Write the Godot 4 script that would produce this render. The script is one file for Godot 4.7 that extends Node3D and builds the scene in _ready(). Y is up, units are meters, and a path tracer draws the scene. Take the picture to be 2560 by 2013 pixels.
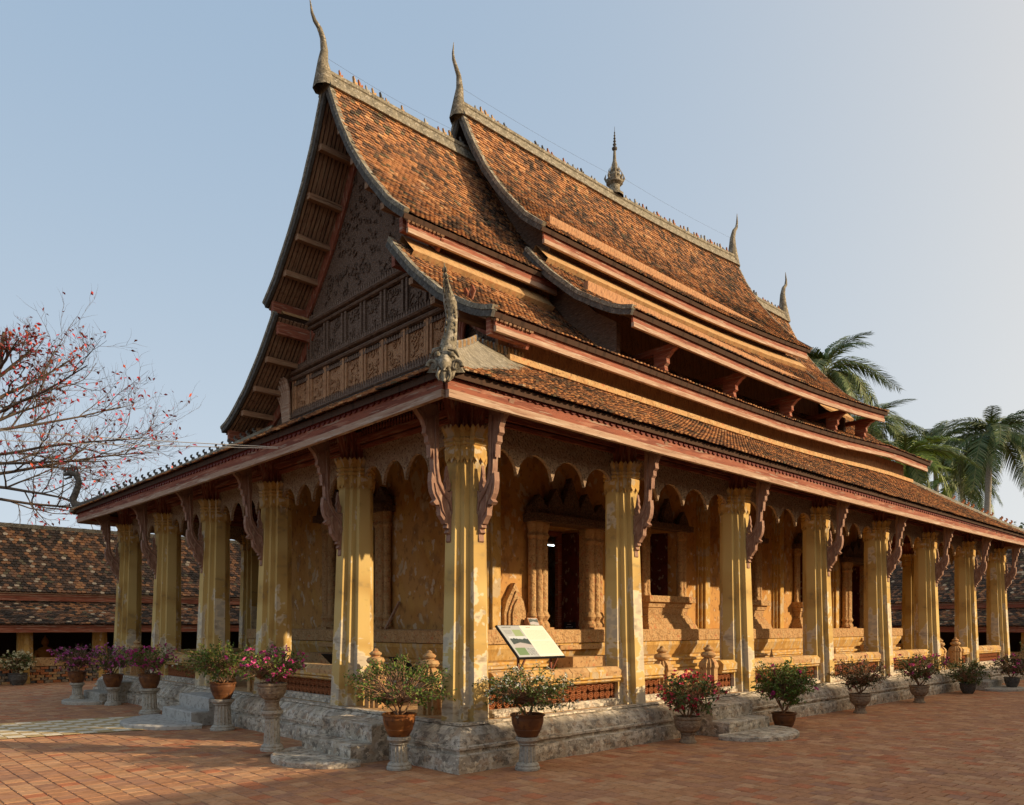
extends Node3D
# Old Lao temple hall in a brick-paved cloister court, low warm sun.
# Axes: x runs along the long side, z across the front; the corner column stands at the origin.

const ZC := -6.35          # centre line of the hall
const LX := 21.9           # length of the colonnade
const LZ := 12.7           # width of the colonnade
const FLOOR := 0.53        # verandah floor
const EYE := Vector3(-6.27, 1.68, 7.48)

var rng := RandomNumberGenerator.new()
var M := {}
var names := {}
var ncache := {}
var tile_meshes: Array[Mesh] = []
var tile_pal: Array[Color] = []
var tile_mats: Array[StandardMaterial3D] = []
var tile_near := []        # [distance, roof, transform, tone]
var bumpy := FastNoiseLite.new()

# ------------------------------------------------------------------ mesh building
class MB:
	var v := PackedVector3Array()
	var n := PackedVector3Array()
	var uv := PackedVector2Array()
	var col := PackedColorArray()
	func tn(a: Vector3, b: Vector3, c: Vector3, na: Vector3) -> void:
		v.append(a); v.append(b); v.append(c)
		n.append(na); n.append(na); n.append(na)
	func tri(a: Vector3, b: Vector3, c: Vector3) -> void:
		tn(a, b, c, (c - a).cross(b - a).normalized())
	func quad(a: Vector3, b: Vector3, c: Vector3, d: Vector3) -> void:
		var na := (c - a).cross(b - a)
		if na.length_squared() < 1e-14:
			na = (d - a).cross(c - a)
		na = na.normalized()
		tn(a, b, c, na); tn(a, c, d, na)
	func quv(a: Vector3, b: Vector3, c: Vector3, d: Vector3, r: Rect2) -> void:
		quad(a, b, c, d)
		var p := r.position; var q := r.end
		var t := [Vector2(p.x, q.y), Vector2(p.x, p.y), Vector2(q.x, p.y), Vector2(q.x, q.y)]
		for k in [0, 1, 2, 0, 2, 3]:
			uv.append(t[k])
	func smooth(a: Vector3, b: Vector3, c: Vector3, d: Vector3, na: Vector3, nb: Vector3, nc: Vector3, nd: Vector3) -> void:
		v.append(a); v.append(b); v.append(c); v.append(a); v.append(c); v.append(d)
		n.append(na); n.append(nb); n.append(nc); n.append(na); n.append(nc); n.append(nd)
	func box(c: Vector3, s: Vector3, b := Basis()) -> void:
		var x := b.x * s.x * 0.5; var y := b.y * s.y * 0.5; var z := b.z * s.z * 0.5
		quad(c - x - y + z, c - x + y + z, c + x + y + z, c + x - y + z)
		quad(c + x - y - z, c + x + y - z, c - x + y - z, c - x - y - z)
		quad(c - x - y - z, c - x + y - z, c - x + y + z, c - x - y + z)
		quad(c + x - y + z, c + x + y + z, c + x + y - z, c + x - y - z)
		quad(c - x + y + z, c - x + y - z, c + x + y - z, c + x + y + z)
		quad(c - x - y - z, c - x - y + z, c + x - y + z, c + x - y - z)
	func lo_hi(a: Vector3, b: Vector3) -> void:
		box((a + b) * 0.5, (b - a).abs())
	func bar(a: Vector3, b: Vector3, w: float, h: float, up := Vector3.UP) -> void:
		var d := b - a
		var z := d.normalized()
		var x := up.cross(z)
		if x.length() < 0.01:
			x = Vector3.RIGHT.cross(z)
		x = x.normalized()
		box((a + b) * 0.5, Vector3(w, h, d.length()), Basis(x, z.cross(x), z))
	# outline in the plane of ax, ay, thick along az (both ways half)
	func prism(poly: PackedVector2Array, o: Vector3, ax: Vector3, ay: Vector3, az: Vector3) -> void:
		var t := Geometry2D.triangulate_polygon(poly)
		var f := az * 0.5
		var na := az.normalized()
		for k in range(0, t.size(), 3):
			var a := o + ax * poly[t[k]].x + ay * poly[t[k]].y
			var b := o + ax * poly[t[k + 1]].x + ay * poly[t[k + 1]].y
			var c := o + ax * poly[t[k + 2]].x + ay * poly[t[k + 2]].y
			tn(a + f, b + f, c + f, na)
			tn(a - f, c - f, b - f, -na)
		var area := 0.0
		for k in poly.size():
			var p := poly[k]; var q := poly[(k + 1) % poly.size()]
			area += p.x * q.y - q.x * p.y
		var sg := signf(area)
		for k in poly.size():
			var p := poly[k]; var q := poly[(k + 1) % poly.size()]
			var e := q - p
			if e.length() < 1e-5:
				continue
			var nn := (ax * e.y - ay * e.x).normalized() * sg
			var a := o + ax * p.x + ay * p.y
			var b := o + ax * q.x + ay * q.y
			tn(a + f, b + f, b - f, nn); tn(a + f, b - f, a - f, nn)
	# rings of equal count, joined flat
	func loft(rings: Array, caps := true, with_uv := false) -> void:
		var k: int = rings[0].size()
		var cen := Vector3.ZERO
		for r in rings.size() - 1:
			var A: PackedVector3Array = rings[r]; var B: PackedVector3Array = rings[r + 1]
			cen = (A[0] + A[k / 2]) * 0.5
			for i in k:
				var j := (i + 1) % k
				var nn := (B[i] - A[i]).cross(A[j] - A[i])
				if nn.length_squared() < 1e-14:
					nn = (B[j] - A[j]).cross(A[j] - A[i])
				nn = nn.normalized()
				tn(A[i], B[i], B[j], nn); tn(A[i], B[j], A[j], nn)
				if with_uv:
					var u0 := float(i) / k; var u1 := float(i + 1) / k
					var v0 := 1.0 - float(r) / (rings.size() - 1); var v1 := 1.0 - float(r + 1) / (rings.size() - 1)
					for q in [Vector2(u0, v0), Vector2(u0, v1), Vector2(u1, v1), Vector2(u0, v0), Vector2(u1, v1), Vector2(u1, v0)]:
						uv.append(q)
		if caps:
			for e in [0, rings.size() - 1]:
				var R: PackedVector3Array = rings[e]
				var c := Vector3.ZERO
				for p in R:
					c += p
				c /= k
				for i in k:
					tri(c, R[i], R[(i + 1) % k])
					if with_uv:
						uv.append(Vector2(0.5, 0.5)); uv.append(Vector2(0.5, 0.5)); uv.append(Vector2(0.5, 0.5))
	func lathe(prof: Array, o: Vector3, seg := 16, flute := 0.0) -> void:
		for r in prof.size() - 1:
			var p: Vector2 = prof[r]; var q: Vector2 = prof[r + 1]
			var e := q - p
			if e.length() < 1e-6:
				continue
			var nr := Vector2(e.y, -e.x).normalized()
			for i in seg:
				var a0 := TAU * i / seg; var a1 := TAU * (i + 1) / seg
				var f0 := 1.0 - flute * (i % 2); var f1 := 1.0 - flute * ((i + 1) % 2)
				var d0 := Vector3(cos(a0), 0, sin(a0)); var d1 := Vector3(cos(a1), 0, sin(a1))
				var A := o + d0 * p.x * f0 + Vector3(0, p.y, 0); var B := o + d0 * q.x * f0 + Vector3(0, q.y, 0)
				var C := o + d1 * q.x * f1 + Vector3(0, q.y, 0); var D := o + d1 * p.x * f1 + Vector3(0, p.y, 0)
				if flute > 0.0:
					quad(A, B, C, D)
				else:
					var n0 := d0 * nr.x + Vector3(0, nr.y, 0); var n1 := d1 * nr.x + Vector3(0, nr.y, 0)
					smooth(A, B, C, D, n0, n0, n1, n1)
	func tube(pts: Array, rad: Array, seg := 6) -> void:
		var prev := []
		var side := Vector3.ZERO
		for k in pts.size():
			var p: Vector3 = pts[k]
			var d: Vector3
			if k == 0:
				d = pts[1] - pts[0]
			elif k == pts.size() - 1:
				d = pts[k] - pts[k - 1]
			else:
				d = pts[k + 1] - pts[k - 1]
			d = d.normalized()
			if side == Vector3.ZERO:
				side = d.cross(Vector3(0.31, 0.2, 0.93)).normalized()
			side = (side - d * side.dot(d)).normalized()
			var up := d.cross(side)
			var ring := []
			for i in seg:
				var a := TAU * i / seg
				ring.append(side * cos(a) + up * sin(a))
			if prev.size():
				var q: Vector3 = pts[k - 1]
				var r0: float = rad[k - 1]; var r1: float = rad[k]
				for i in seg:
					var j := (i + 1) % seg
					smooth(q + prev[i] * r0, p + ring[i] * r1, p + ring[j] * r1, q + prev[j] * r0, prev[i], ring[i], ring[j], prev[j])
			prev = ring
	func mesh() -> ArrayMesh:
		var has_uv := uv.size() == v.size()
		for i in range(0, v.size(), 3):          # winding follows the normals
			if (v[i + 2] - v[i]).cross(v[i + 1] - v[i]).dot(n[i] + n[i + 1] + n[i + 2]) < 0.0:
				var t := v[i + 1]; v[i + 1] = v[i + 2]; v[i + 2] = t
				t = n[i + 1]; n[i + 1] = n[i + 2]; n[i + 2] = t
				if has_uv:
					var w := uv[i + 1]; uv[i + 1] = uv[i + 2]; uv[i + 2] = w
		var a := []
		a.resize(Mesh.ARRAY_MAX)
		a[Mesh.ARRAY_VERTEX] = v
		a[Mesh.ARRAY_NORMAL] = n
		if uv.size() == v.size():
			a[Mesh.ARRAY_TEX_UV] = uv
		if col.size() == v.size():
			a[Mesh.ARRAY_COLOR] = col
		var m := ArrayMesh.new()
		m.add_surface_from_arrays(Mesh.PRIMITIVE_TRIANGLES, a)
		return m

func numbered(called: String) -> String:
	var k: int = names.get(called, 0)
	names[called] = k + 1
	return called if k == 0 else "%s_%03d" % [called, k]

func thing(called: String, label: String, category: String, at := Vector3.ZERO, turn := 0.0, group := "") -> Node3D:
	var o := Node3D.new()
	o.name = numbered(called)
	add_child(o)
	o.position = at
	o.rotation.y = turn
	tag(o, label, category, group)
	return o

func tag(o: Node, label: String, category: String, group := "") -> void:
	o.set_meta("label", label)
	o.set_meta("category", category)
	if group:
		o.set_meta("group", group)

func part(parent: Node, called: String, what, mat: Material, at := Vector3.ZERO, b := Basis()) -> MeshInstance3D:
	var o := MeshInstance3D.new()
	o.name = called
	o.mesh = what.mesh() if what is MB else what
	o.material_override = mat
	parent.add_child(o, true)
	o.transform = Transform3D(b, at)
	return o

func hold(parent: Node, called: String, at := Vector3.ZERO, turn := 0.0) -> Node3D:
	var o := Node3D.new()
	o.name = called
	parent.add_child(o, true)
	o.position = at
	o.rotation.y = turn
	return o

func structure(called: String, what: MB, mat: Material) -> MeshInstance3D:
	var o := part(self, numbered(called), what, mat)
	o.set_meta("kind", "structure")
	return o

# ------------------------------------------------------------------ textures
func noise_bytes(size: int, sd: int, freq: float, oct := 4, kind := 0) -> PackedByteArray:
	var key := "%d %d %f %d %d" % [size, sd, freq, oct, kind]
	if not ncache.has(key):
		var f := FastNoiseLite.new()
		f.seed = sd
		f.frequency = freq
		f.fractal_octaves = oct
		f.noise_type = FastNoiseLite.TYPE_SIMPLEX_SMOOTH if kind == 0 else FastNoiseLite.TYPE_CELLULAR
		if oct < 2:
			f.fractal_type = FastNoiseLite.FRACTAL_NONE
		var im := f.get_seamless_image(size, size, false, false, 0.12, true)
		im.convert(Image.FORMAT_L8)
		ncache[key] = im.get_data()
	return ncache[key]

# colours are linear base colours; each layer: [seed, frequency, octaves, from, to, colour, amount, kind]
func paint(size: int, base: Color, layers: Array) -> ImageTexture:
	var n := size * size
	var R := PackedFloat32Array(); var G := PackedFloat32Array(); var B := PackedFloat32Array()
	R.resize(n); G.resize(n); B.resize(n)
	R.fill(base.r); G.fill(base.g); B.fill(base.b)
	for l in layers:
		var d := noise_bytes(size, l[0], l[1], l[2], l[7] if l.size() > 7 else 0)
		var c: Color = l[5]
		var lut := PackedFloat32Array()
		lut.resize(256)
		for i in 256:
			lut[i] = smoothstep(l[3], l[4], i / 255.0) * l[6]
		var cr := c.r; var cg := c.g; var cb := c.b
		for i in n:
			var t := lut[d[i]]
			if t > 0.0:
				R[i] += (cr - R[i]) * t
				G[i] += (cg - G[i]) * t
				B[i] += (cb - B[i]) * t
	var sr := PackedByteArray()
	sr.resize(1024)
	for i in 1024:
		var x := i / 1023.0
		sr[i] = int(clampf(12.92 * x if x < 0.0031308 else 1.055 * pow(x, 1.0 / 2.4) - 0.055, 0, 1) * 255.0)
	var out := PackedByteArray()
	out.resize(n * 3)
	for i in n:
		out[i * 3] = sr[clampi(int(R[i] * 1023.0), 0, 1023)]
		out[i * 3 + 1] = sr[clampi(int(G[i] * 1023.0), 0, 1023)]
		out[i * 3 + 2] = sr[clampi(int(B[i] * 1023.0), 0, 1023)]
	return ImageTexture.create_from_image(Image.create_from_data(size, size, false, Image.FORMAT_RGB8, out))

func height(size: int, sd: int, freq: float, oct := 4, kind := 0) -> ImageTexture:
	return ImageTexture.create_from_image(Image.create_from_data(size, size, false, Image.FORMAT_L8, noise_bytes(size, sd, freq, oct, kind)))

func mat(tex, scale: Vector3, rough := 0.9, hmap = null, hscale := 1.0, world := true) -> StandardMaterial3D:
	var m := StandardMaterial3D.new()
	if tex is Texture2D:
		m.albedo_texture = tex
	elif tex is Color:
		m.albedo_color = (tex as Color).linear_to_srgb()
	m.roughness = rough
	m.metallic_specular = 0.3
	m.uv1_triplanar = true
	m.uv1_world_triplanar = world
	m.uv1_triplanar_sharpness = 4.0
	m.uv1_scale = scale
	if hmap:
		m.heightmap_enabled = true
		m.heightmap_texture = hmap
		m.heightmap_scale = hscale
	return m

func plain(c: Color, rough := 0.9) -> StandardMaterial3D:
	var m := StandardMaterial3D.new()
	m.albedo_color = c.linear_to_srgb()
	m.roughness = rough
	m.metallic_specular = 0.3
	return m

func C(r: float, g: float, b: float) -> Color:
	return Color(r, g, b)

func materials() -> void:
	var rough_h := height(512, 11, 0.02, 5)
	var pit_h := height(512, 12, 0.035, 4, 1)
	var carve_h := height(512, 13, 0.03, 3, 1)
	var grain_h := height(256, 14, 0.02, 4)
	# ochre lime wash on brick: warm base, worn lighter and greyer, stains
	var wash := paint(512, C(0.54, 0.33, 0.10), [
		[21, 0.006, 4, 0.35, 0.8, C(0.45, 0.25, 0.07), 0.7], [22, 0.012, 5, 0.55, 0.8, C(0.62, 0.43, 0.18), 0.7],
		[23, 0.009, 5, 0.62, 0.68, C(0.50, 0.40, 0.26), 0.85], [24, 0.016, 5, 0.70, 0.74, C(0.62, 0.55, 0.42), 0.8],
		[25, 0.05, 4, 0.66, 0.8, C(0.24, 0.13, 0.05), 0.5], [26, 0.2, 2, 0.5, 0.9, C(0.42, 0.25, 0.07), 0.25]])
	M.wash = mat(wash, Vector3(0.45, 0.3, 0.45), 0.92, rough_h, 1.2)
	var orange := paint(512, C(0.50, 0.27, 0.09), [
		[31, 0.006, 4, 0.4, 0.8, C(0.40, 0.18, 0.045), 0.8], [32, 0.012, 5, 0.5, 0.85, C(0.56, 0.33, 0.10), 0.7],
		[33, 0.010, 5, 0.66, 0.72, C(0.52, 0.40, 0.25), 0.8], [34, 0.04, 4, 0.62, 0.8, C(0.22, 0.11, 0.045), 0.6], [35, 0.014, 5, 0.62, 0.76, C(0.27, 0.14, 0.06), 0.6], [36, 0.022, 5, 0.74, 0.78, C(0.60, 0.50, 0.36), 0.7]])
	M.wall = mat(orange, Vector3(0.3, 0.22, 0.3), 0.93, rough_h, 1.0)
	var sand := paint(512, C(0.47, 0.29, 0.135), [
		[41, 0.01, 4, 0.4, 0.8, C(0.37, 0.21, 0.09), 0.8], [42, 0.02, 5, 0.6, 0.8, C(0.52, 0.36, 0.18), 0.8],
		[43, 0.05, 4, 0.65, 0.8, C(0.14, 0.08, 0.045), 0.7], [44, 0.015, 4, 0.74, 0.8, C(0.45, 0.16, 0.07), 0.6]])
	M.carved_stucco = mat(sand, Vector3(0.7, 0.7, 0.7), 0.92, carve_h, 2.5)
	M.stucco = mat(sand, Vector3(0.5, 0.5, 0.5), 0.92, rough_h, 1.2)
	var lime := paint(512, C(0.50, 0.43, 0.33), [
		[51, 0.008, 4, 0.4, 0.75, C(0.34, 0.30, 0.24), 0.85], [52, 0.012, 5, 0.5, 0.7, C(0.60, 0.54, 0.45), 0.85],
		[53, 0.010, 5, 0.55, 0.85, C(0.16, 0.14, 0.115), 0.7], [54, 0.012, 5, 0.66, 0.72, C(0.36, 0.24, 0.15), 0.5],
		[55, 0.08, 3, 0.70, 0.80, C(0.10, 0.09, 0.075), 0.7], [57, 0.025, 5, 0.64, 0.70, C(0.14, 0.12, 0.095), 0.65], [58, 0.02, 5, 0.70, 0.73, C(0.70, 0.62, 0.48), 0.8], [56, 0.06, 3, 0.75, 0.82, C(0.62, 0.57, 0.48), 0.7]])
	M.plinth = mat(lime, Vector3(0.5, 0.62, 0.5), 0.95, pit_h, 1.6)
	var grey := paint(512, C(0.23, 0.20, 0.145), [
		[61, 0.01, 4, 0.4, 0.75, C(0.13, 0.115, 0.085), 0.85], [62, 0.02, 5, 0.62, 0.75, C(0.40, 0.36, 0.29), 0.8],
		[63, 0.05, 4, 0.62, 0.78, C(0.06, 0.055, 0.045), 0.8]])
	M.grey = mat(grey, Vector3(0.8, 0.8, 0.8), 0.95, rough_h, 1.5)
	M.grey_dark = mat(paint(256, C(0.09, 0.085, 0.075), [[64, 0.03, 4, 0.5, 0.8, C(0.18, 0.17, 0.15), 0.7], [65, 0.06, 4, 0.55, 0.8, C(0.03, 0.028, 0.025), 0.7]]), Vector3(0.9, 0.9, 0.9), 0.95, rough_h, 1.2)
	var red := paint(512, C(0.27, 0.088, 0.05), [
		[71, 0.012, 4, 0.45, 0.8, C(0.17, 0.052, 0.032), 0.8], [72, 0.02, 5, 0.6, 0.78, C(0.38, 0.18, 0.115), 0.8],
		[73, 0.02, 5, 0.72, 0.8, C(0.36, 0.27, 0.20), 0.75], [74, 0.07, 3, 0.68, 0.8, C(0.06, 0.025, 0.018), 0.6]])
	M.red_wood = mat(red, Vector3(0.12, 1.6, 0.12), 0.75, grain_h, 0.6)
	M.red_post = mat(red, Vector3(1.4, 0.25, 1.4), 0.75, grain_h, 0.6)
	var bare := paint(512, C(0.40, 0.27, 0.19), [
		[81, 0.012, 4, 0.45, 0.8, C(0.28, 0.15, 0.10), 0.8], [82, 0.02, 5, 0.6, 0.8, C(0.50, 0.40, 0.31), 0.8], [83, 0.06, 3, 0.68, 0.8, C(0.13, 0.07, 0.05), 0.6]])
	M.bare_wood = mat(bare, Vector3(0.12, 1.8, 0.12), 0.85, grain_h, 0.6)
	var plank := paint(512, C(0.30, 0.17, 0.10), [
		[91, 0.01, 4, 0.45, 0.8, C(0.11, 0.055, 0.035), 0.8], [92, 0.016, 5, 0.55, 0.75, C(0.36, 0.25, 0.15), 0.8], [93, 0.03, 4, 0.7, 0.8, C(0.30, 0.22, 0.14), 0.6]])
	M.plank = mat(plank, Vector3(2.0, 0.35, 2.0), 0.85, grain_h, 0.8)
	M.beam = mat(plank, Vector3(0.2, 2.0, 2.0), 0.85, grain_h, 0.8)
	var tan_wood := paint(512, C(0.42, 0.22, 0.11), [
		[101, 0.015, 4, 0.45, 0.8, C(0.29, 0.14, 0.075), 0.8], [102, 0.03, 4, 0.6, 0.8, C(0.5, 0.31, 0.17), 0.7], [103, 0.06, 4, 0.62, 0.72, C(0.05, 0.03, 0.02), 0.7]])
	M.tan_carving = mat(tan_wood, Vector3(1.3, 1.3, 1.3), 0.85, carve_h, 2.5)
	M.tan_wood = mat(tan_wood, Vector3(1.5, 0.3, 1.5), 0.85, grain_h, 0.6)
	var dark := paint(512, C(0.15, 0.095, 0.066), [
		[111, 0.02, 4, 0.5, 0.8, C(0.075, 0.047, 0.033), 0.8], [112, 0.03, 4, 0.6, 0.78, C(0.26, 0.165, 0.11), 0.8], [113, 0.05, 4, 0.72, 0.8, C(0.26, 0.23, 0.20), 0.6], [114, 0.03, 3, 0.76, 0.85, C(0.16, 0.10, 0.03), 0.7]])
	M.dark_carving = mat(dark, Vector3(1.3, 1.3, 1.3), 0.8, carve_h, 3.0)
	M.dark_wood = mat(dark, Vector3(0.4, 2.0, 0.4), 0.8, grain_h, 0.8)
	var brown := paint(256, C(0.29, 0.165, 0.115), [[121, 0.03, 4, 0.5, 0.8, C(0.19, 0.10, 0.07), 0.7], [122, 0.05, 4, 0.66, 0.8, C(0.40, 0.28, 0.20), 0.7]])
	M.bracket = mat(brown, Vector3(1.2, 0.6, 1.2), 0.7, grain_h, 0.6)
	M.lambrequin = mat(paint(256, C(0.36, 0.26, 0.17), [[131, 0.05, 3, 0.66, 0.74, C(0.05, 0.032, 0.022), 0.8], [132, 0.02, 4, 0.5, 0.8, C(0.24, 0.15, 0.095), 0.7]]), Vector3(1.6, 1.6, 1.6), 0.85, carve_h, 1.5)
	M.terracotta = mat(paint(256, C(0.40, 0.15, 0.06), [[141, 0.04, 4, 0.5, 0.8, C(0.27, 0.085, 0.035), 0.8], [142, 0.06, 4, 0.7, 0.82, C(0.50, 0.30, 0.16), 0.6]]), Vector3(1.5, 1.5, 1.5), 0.9, rough_h, 0.6)
	var stone := paint(512, C(0.40, 0.37, 0.31), [
		[151, 0.012, 4, 0.45, 0.8, C(0.27, 0.25, 0.21), 0.8], [152, 0.03, 5, 0.62, 0.78, C(0.13, 0.125, 0.10), 0.7], [153, 0.05, 4, 0.66, 0.8, C(0.46, 0.44, 0.39), 0.7], [154, 0.02, 4, 0.74, 0.84, C(0.30, 0.21, 0.12), 0.6]])
	M.stone = mat(stone, Vector3(1.1, 1.1, 1.1), 0.92, rough_h, 0.8)
	M.cement = mat(paint(256, C(0.43, 0.41, 0.37), [[155, 0.02, 4, 0.5, 0.8, C(0.30, 0.28, 0.25), 0.8], [156, 0.05, 4, 0.66, 0.8, C(0.18, 0.165, 0.14), 0.7]]), Vector3(0.8, 0.8, 0.8), 0.92, rough_h, 0.6)
	M.glaze = mat(paint(256, C(0.20, 0.072, 0.022), [[161, 0.015, 4, 0.4, 0.75, C(0.30, 0.12, 0.035), 0.8], [162, 0.02, 4, 0.6, 0.8, C(0.08, 0.035, 0.018), 0.8]]), Vector3(1.6, 1.0, 1.6), 0.45)
	M.urn = mat(paint(256, C(0.26, 0.20, 0.14), [[163, 0.03, 4, 0.45, 0.75, C(0.14, 0.10, 0.07), 0.8], [164, 0.05, 4, 0.62, 0.78, C(0.40, 0.31, 0.2), 0.7]]), Vector3(1.6, 1.6, 1.6), 0.92, carve_h, 1.2)
	M.glaze_dark = mat(paint(256, C(0.13, 0.055, 0.025), [[165, 0.015, 4, 0.4, 0.75, C(0.21, 0.085, 0.03), 0.8], [166, 0.02, 4, 0.6, 0.8, C(0.06, 0.03, 0.018), 0.8]]), Vector3(1.6, 1.0, 1.6), 0.45)
	M.bark = mat(paint(256, C(0.13, 0.095, 0.07), [[167, 0.03, 4, 0.5, 0.8, C(0.08, 0.06, 0.042), 0.8]]), Vector3(1, 0.4, 1), 0.95)
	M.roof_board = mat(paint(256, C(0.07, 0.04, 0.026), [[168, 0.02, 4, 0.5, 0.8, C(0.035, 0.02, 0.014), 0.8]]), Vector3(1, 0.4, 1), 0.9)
	M.soil = plain(C(0.06, 0.04, 0.025))
	# ground
	var court := paint(512, C(0.12, 0.062, 0.036), [[171, 0.01, 4, 0.4, 0.8, C(0.08, 0.042, 0.026), 0.8], [172, 0.04, 4, 0.6, 0.8, C(0.18, 0.09, 0.05), 0.7]])
	M.court = mat(court, Vector3(0.3, 0.3, 0.3), 0.95, rough_h, 0.6)
	var brick := paint(256, C(1, 1, 1), [[173, 0.02, 5, 0.4, 0.75, C(0.80, 0.78, 0.76), 0.8], [174, 0.06, 4, 0.62, 0.78, C(0.62, 0.60, 0.58), 0.7], [175, 0.03, 4, 0.7, 0.8, C(1.0, 0.97, 0.92), 0.6]])
	M.brick_tex = brick
	M.red_paint = plain(C(0.13, 0.022, 0.014), 0.6)
	M.door = mat(paint(256, C(0.10, 0.022, 0.014), [[181, 0.03, 4, 0.5, 0.8, C(0.05, 0.014, 0.01), 0.8], [182, 0.03, 5, 0.72, 0.76, C(0.26, 0.20, 0.15), 0.8]]), Vector3(0.8, 0.5, 0.8), 0.6)
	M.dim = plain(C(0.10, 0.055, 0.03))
	M.white = plain(C(0.75, 0.74, 0.70), 0.6)
	M.black = plain(C(0.02, 0.02, 0.022), 0.6)
	M.leafs = {}
	# shaft paint: lime wash that has flaked in the lower two thirds, as on the columns
	M.shafts = []
	for k in 4:
		var w := 256; var h := 512
		var a := noise_bytes(512, 200 + k, 0.012, 5); var b := noise_bytes(512, 210 + k, 0.05, 4); var c := noise_bytes(512, 220 + k, 0.006, 3)
		var im := Image.create(w, h, false, Image.FORMAT_RGB8)
		for y in h:
			var low := smoothstep(0.18, 0.75, float(y) / h)
			for x in w:
				# stretched down the shaft
				var i := (y / 2) * 512 + x * 2
				var n1 := a[i] / 255.0; var n2 := b[(y % 512) * 512 + x] / 255.0; var n3 := c[y * 512 + x] / 255.0
				var col := C(0.57, 0.41, 0.16).lerp(C(0.46, 0.30, 0.10), smoothstep(0.35, 0.75, n3))
				col = col.lerp(C(0.58, 0.42, 0.15), smoothstep(0.55, 0.8, n2) * 0.5)
				var peel := n1 * 0.75 + n2 * 0.25 + low * 0.26
				col = col.lerp(C(0.64, 0.54, 0.37), smoothstep(0.735, 0.75, peel))
				col = col.lerp(C(0.50, 0.43, 0.32), smoothstep(0.82, 0.86, peel))
				var dirt := n2 * 0.5 + n3 * 0.5
				col = col.lerp(C(0.22, 0.15, 0.08), smoothstep(0.58, 0.76, dirt) * 0.6)
				im.set_pixel(x, y, col.linear_to_srgb())
		var m := StandardMaterial3D.new()
		m.albedo_texture = ImageTexture.create_from_image(im)
		m.roughness = 0.9
		m.metallic_specular = 0.3
		M.shafts.append(m)

# ------------------------------------------------------------------ scene
func _ready() -> void:
	rng.seed = 4711
	bumpy.seed = 5
	bumpy.frequency = 0.55
	# camera: level, lens shifted up
	var cam := Camera3D.new()
	cam.name = "camera"
	add_child(cam)
	cam.projection = Camera3D.PROJECTION_FRUSTUM
	cam.near = 0.05
	cam.far = 600.0
	cam.size = 2.0 * 1006.5 / 1950.0 * cam.near
	cam.frustum_offset = Vector2(0.0, 559.5 / 1950.0 * cam.near)
	cam.position = EYE
	cam.rotation.y = -deg_to_rad(43.33)
	# sky and sun
	var sky := ProceduralSkyMaterial.new()
	sky.sky_top_color = Color8(108, 129, 151)
	sky.sky_horizon_color = Color8(160, 168, 174)
	sky.sky_curve = 0.30
	sky.ground_bottom_color = Color8(120, 105, 90)
	sky.ground_horizon_color = Color8(190, 185, 180)
	sky.sun_angle_max = 140.0
	sky.sun_curve = 0.46
	var env := Environment.new()
	env.background_mode = Environment.BG_SKY
	env.sky = Sky.new()
	env.sky.sky_material = sky
	env.tonemap_mode = Environment.TONE_MAPPER_LINEAR
	env.tonemap_exposure = 1.95
	env.sdfgi_enabled = true
	env.ssao_enabled = true
	env.ssil_enabled = true
	var we := WorldEnvironment.new()
	we.name = "environment"
	we.environment = env
	add_child(we)
	var sun := DirectionalLight3D.new()
	sun.name = "sun"
	sun.light_energy = 0.95
	sun.light_color = Color(1.0, 0.89, 0.73)
	sun.light_angular_distance = 0.6
	sun.shadow_enabled = true
	add_child(sun)
	sun.basis = Basis.looking_at(Vector3(-0.70, -0.455, -1.0).normalized())

	materials()
	tile_kit()
	ground()
	temple()
	near_tiles()
	cloisters()
	court_things()
	plants()
	trees()

func dy(x: float) -> float:
	var t := clampf((x - 9.0) / 8.0, 0.0, 1.0)
	return 0.33 * t * t

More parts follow.
